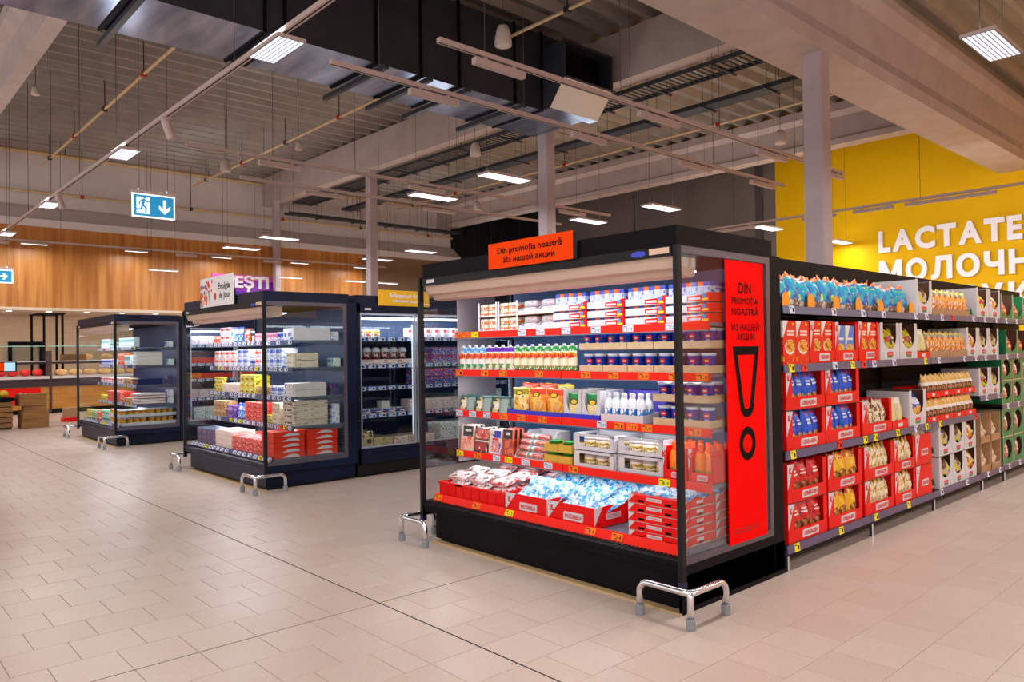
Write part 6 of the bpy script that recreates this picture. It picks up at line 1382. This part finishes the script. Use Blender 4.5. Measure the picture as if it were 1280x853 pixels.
for i in (0, 1): GF.put(past, 3.675 + .13 * i, V + .015, G2 + .006, f'pastel striped bag, {("left", "right")[i]} in the red tray, second shelf', 'pastel bags')
kt2 = Proto('card_tray', tray_mb(.5, .3, .16, .06, KRAFT, KRAFTL), 'tray')
for i in (0, 1): GF.put(kt2, 4.16 + .51 * i, V, G2, f'brown card tray under yellow snack bags, {("left", "right")[i]}, second shelf', 'brown card trays on the second shelf')
for i in range(7): GF.put(yel[(i * 3) % 4], 3.99 + .143 * i, V + .012, G2 + .02, f'yellow and blue snack bag, {ORD[i]} from left, second shelf', 'yellow snack bags on the second shelf', turn=random.uniform(-.1, .1))
for i, x in enumerate((5.07, 5.42, 5.77)): wdisp(wd2, x, G2, 2 if i == 0 else 1, f'{ORD[i + 2]} on the second shelf')
for i, x in enumerate((6.42, 6.86)):
    GF.put(gd1, x, V, G2, f'green edged open carton with orange bag, {ORD[i]} from left, second shelf', 'green open cartons'); GF.put(ob_, x, V + .02, G2 + .012, f'orange and white bag in the {ORD[i]} green open carton, second shelf', 'orange bags in green cartons', roll=.06)
# third shelf and base: red display cartons
kd = kdisplay(.565, .32, .268, .34); kdn = kdisplay(.44, .32, .268, .34); kdf = kdisplay(.37, .32, .268, .5, window=False)
bg_ = {k: [bag('cereal_bag', w, .1, .225, m, 80 + 3 * j + i, wob=.22, ears=.02) for i in range(3)] for j, (k, m, w) in enumerate((('blue', P_BLUEB, .122), ('red', P_REDB, .158), ('yellow', P_YELR, .156), ('cream', P_CREAM, .125), ('muesli', P_MUES, .125)))}
def kdisp(p, x, z, col, n, w, lab, lift=.04):
    GF.put(p, x, V, z, f'red cereal display carton with {col} bags, {lab}', 'red cereal display cartons with bags')
    for i in range(n):
        u = x + .02 + (w * (i - (n - 1) / 2))
        GF.put(bg_[col][i % 3], u, V + .01 + .015 * (i % 2), z + lift, f'{col} cereal bag, {ORD[i]} from left, red carton, {lab}', f'{col} cereal bags in red cartons', turn=random.uniform(-.12, .12), roll=random.uniform(-.06, .06))
for k in (0, 1):
    tier = ('bottom', 'top')[k]; dz = .272 * k
    kdisp(kd, 1.52, G3 + dz, 'blue', 4, .118, f'first column, {tier} tier, third shelf')
    kdisp(kd, 2.1, G3 + dz, 'blue', 4, .118, f'second column, {tier} tier, third shelf')
    kdisp(kd, 1.52, G4 + dz, 'red', 3, .15, f'first column, {tier} tier, base shelf')
    kdisp(kd, 2.115, G4 + dz, 'yellow', 3, .15, f'second column, {tier} tier, base shelf')
    kdisp(kd, 2.735, G4 + dz, 'cream', 4, .118, f'third column, {tier} tier, base shelf')
    kdisp(kdn, 3.265, G4 + dz, 'cream', 3, .12, f'fourth column, {tier} tier, base shelf')
kdisp(kdf, 3.69, G4, 'cream', 0, .1, 'closed carton, fifth column, bottom tier, base shelf'); kdisp(kdf, 3.69, G4 + .272, 'cream', 2, .15, 'fifth column, top tier, base shelf', .12)
kdisp(kd, 2.72, G3, 'muesli', 4, .118, 'third column, third shelf')
rt2 = Proto('red_tray', tray_mb(.33, .3, .12, .075, RED), 'tray', [('label_plate', MB().box(-.05, .05, -.0015, 0, .02, .05, WHITE), (0, 0, 0))])
GF.put(rt2, 3.18, V, G3, 'red tray of pastel bags, third shelf')
for i in (0, 1): GF.put(past, 3.1 + .14 * i, V + .015, G3 + .006, f'pastel striped bag, {("left", "right")[i]} in the red tray, third shelf', 'pastel bags')
wdisp(wd1, 3.575, G3, 3, 'on the third shelf')
closed = Proto('closed_carton', MB().bbox(-.27, .27, 0, .12, 0, .2, mat('carton_dark_red', '#9a1a18', .5), .003), 'carton', [('label_plate', MB().box(-.15, .15, -.0015, 0, .06, .12, mat('plate_rose', '#c88a80', .5)), (0, 0, 0))])
GF.put(closed, 2.75, .3, G3 + .27, 'dark red closed carton at the back above the muesli bags, third shelf')
rt3 = Proto('red_tray', tray_mb(.325, .3, .09, .05, RED), 'tray', [('label_plate', MB().box(-.035, .035, -.0015, 0, .012, .038, WHITE), (0, 0, 0))])
brb = [bag('granola_bag', .118, .09, .2, P_BROWNB, 100 + i, wob=.22, ears=.02) for i in range(3)]
for k in (0, 1):
    for i in range(4): GF.put(rt3, 3.96 + .335 * i, V, G3 + .225 * k, f'red tray of granola bags, {ORD[i]} from left, {("lower", "upper")[k]} tier, third shelf', 'red granola trays')
    for i in range(11): GF.put(brb[i % 3], 3.87 + .12 * i, V + .012, G3 + .225 * k + .006, f'brown and gold granola bag, {ORD[i]} from left, {("lower", "upper")[k]} tier, third shelf', 'granola bags', turn=random.uniform(-.1, .1))
for i, x in enumerate((5.42, 5.78)): wdisp(wd2, x, .961, 0 if i == 0 else 1, f'{("left", "right")[i]} on the raised shelf')
for k in (0, 1):
    for i, x in enumerate((4.24, 4.59, 4.94)):
        wdisp(wd2, x, G4 + .294 * k, (1, 1, 2)[i], f'{ORD[i]} from left, {("bottom", "top")[k]} tier, base shelf')
kb = MB()
def kopen(w, d, h):
    b = MB(); w2 = w / 2; th = .01
    b.box(-w2, w2, 0, d, 0, th, KRAFT); b.box(-w2, w2, d - th, d, th, h, INSIDE); b.box(-w2, -w2 + .018, 0, d, th, h, KRAFT); b.box(w2 - .018, w2, 0, d, th, h, KRAFT); b.box(-w2, w2, 0, .008, th, h * .24, KRAFT)
    return Proto('kraft_carton', b, 'display box')
ko = kopen(.33, .34, .3); wf_ = bag('cookie_bag', .27, .13, .22, P_WAFR, 110, wob=.25)
for k in range(2):
    for i, x in enumerate((5.42, 5.77)):
        GF.put(ko, x, V, G4 + .303 * k, f'brown open carton of pale cookie bags, {("left", "right")[i]}, {("bottom", "top")[k]} tier, base shelf', 'brown cookie cartons')
        GF.put(wf_, x, V + .015, G4 + .303 * k + .012, f'pale cookie bag in the {("left", "right")[i]} brown carton, {("bottom", "top")[k]} tier, base shelf', 'pale cookie bags')
    for i, x in enumerate((6.2, 6.6, 7.0)):
        GF.put(gd2, x, V, G4 + .306 * k, f'green carton with round window, {ORD[i]} from left, {("bottom", "top")[k]} tier, base shelf', 'green round window cartons'); GF.put(gg, x, V + .012, G4 + .306 * k + .03, f'red and white gingerbread bag in green carton, {ORD[i]} from left, {("bottom", "top")[k]} tier, base shelf', 'gingerbread bags')
gd3 = udisplay(.36, .34, .255, GREEN, INSIDE, .4, True, logo=None, edge=KRAFTL)
for k in (0, 1):
    for i, x in enumerate((6.2, 6.6, 7.0)): GF.put(gd3, x, V, .831 + .26 * k, f'green carton with round window, {ORD[i]} from left, {("bottom", "top")[k]} tier, middle shelf', 'green round window cartons')
gg2 = bag('gingerbread_bag', .28, .12, .2, P_GING, 75, wob=.2)
for k in (0, 1):
    for i, x in enumerate((6.2, 6.6, 7.0)): GF.put(gg2, x, V + .012, .831 + .26 * k + .03, f'red and white gingerbread bag in green carton, {ORD[i]} from left, {("bottom", "top")[k]} tier, middle shelf', 'gingerbread bags')
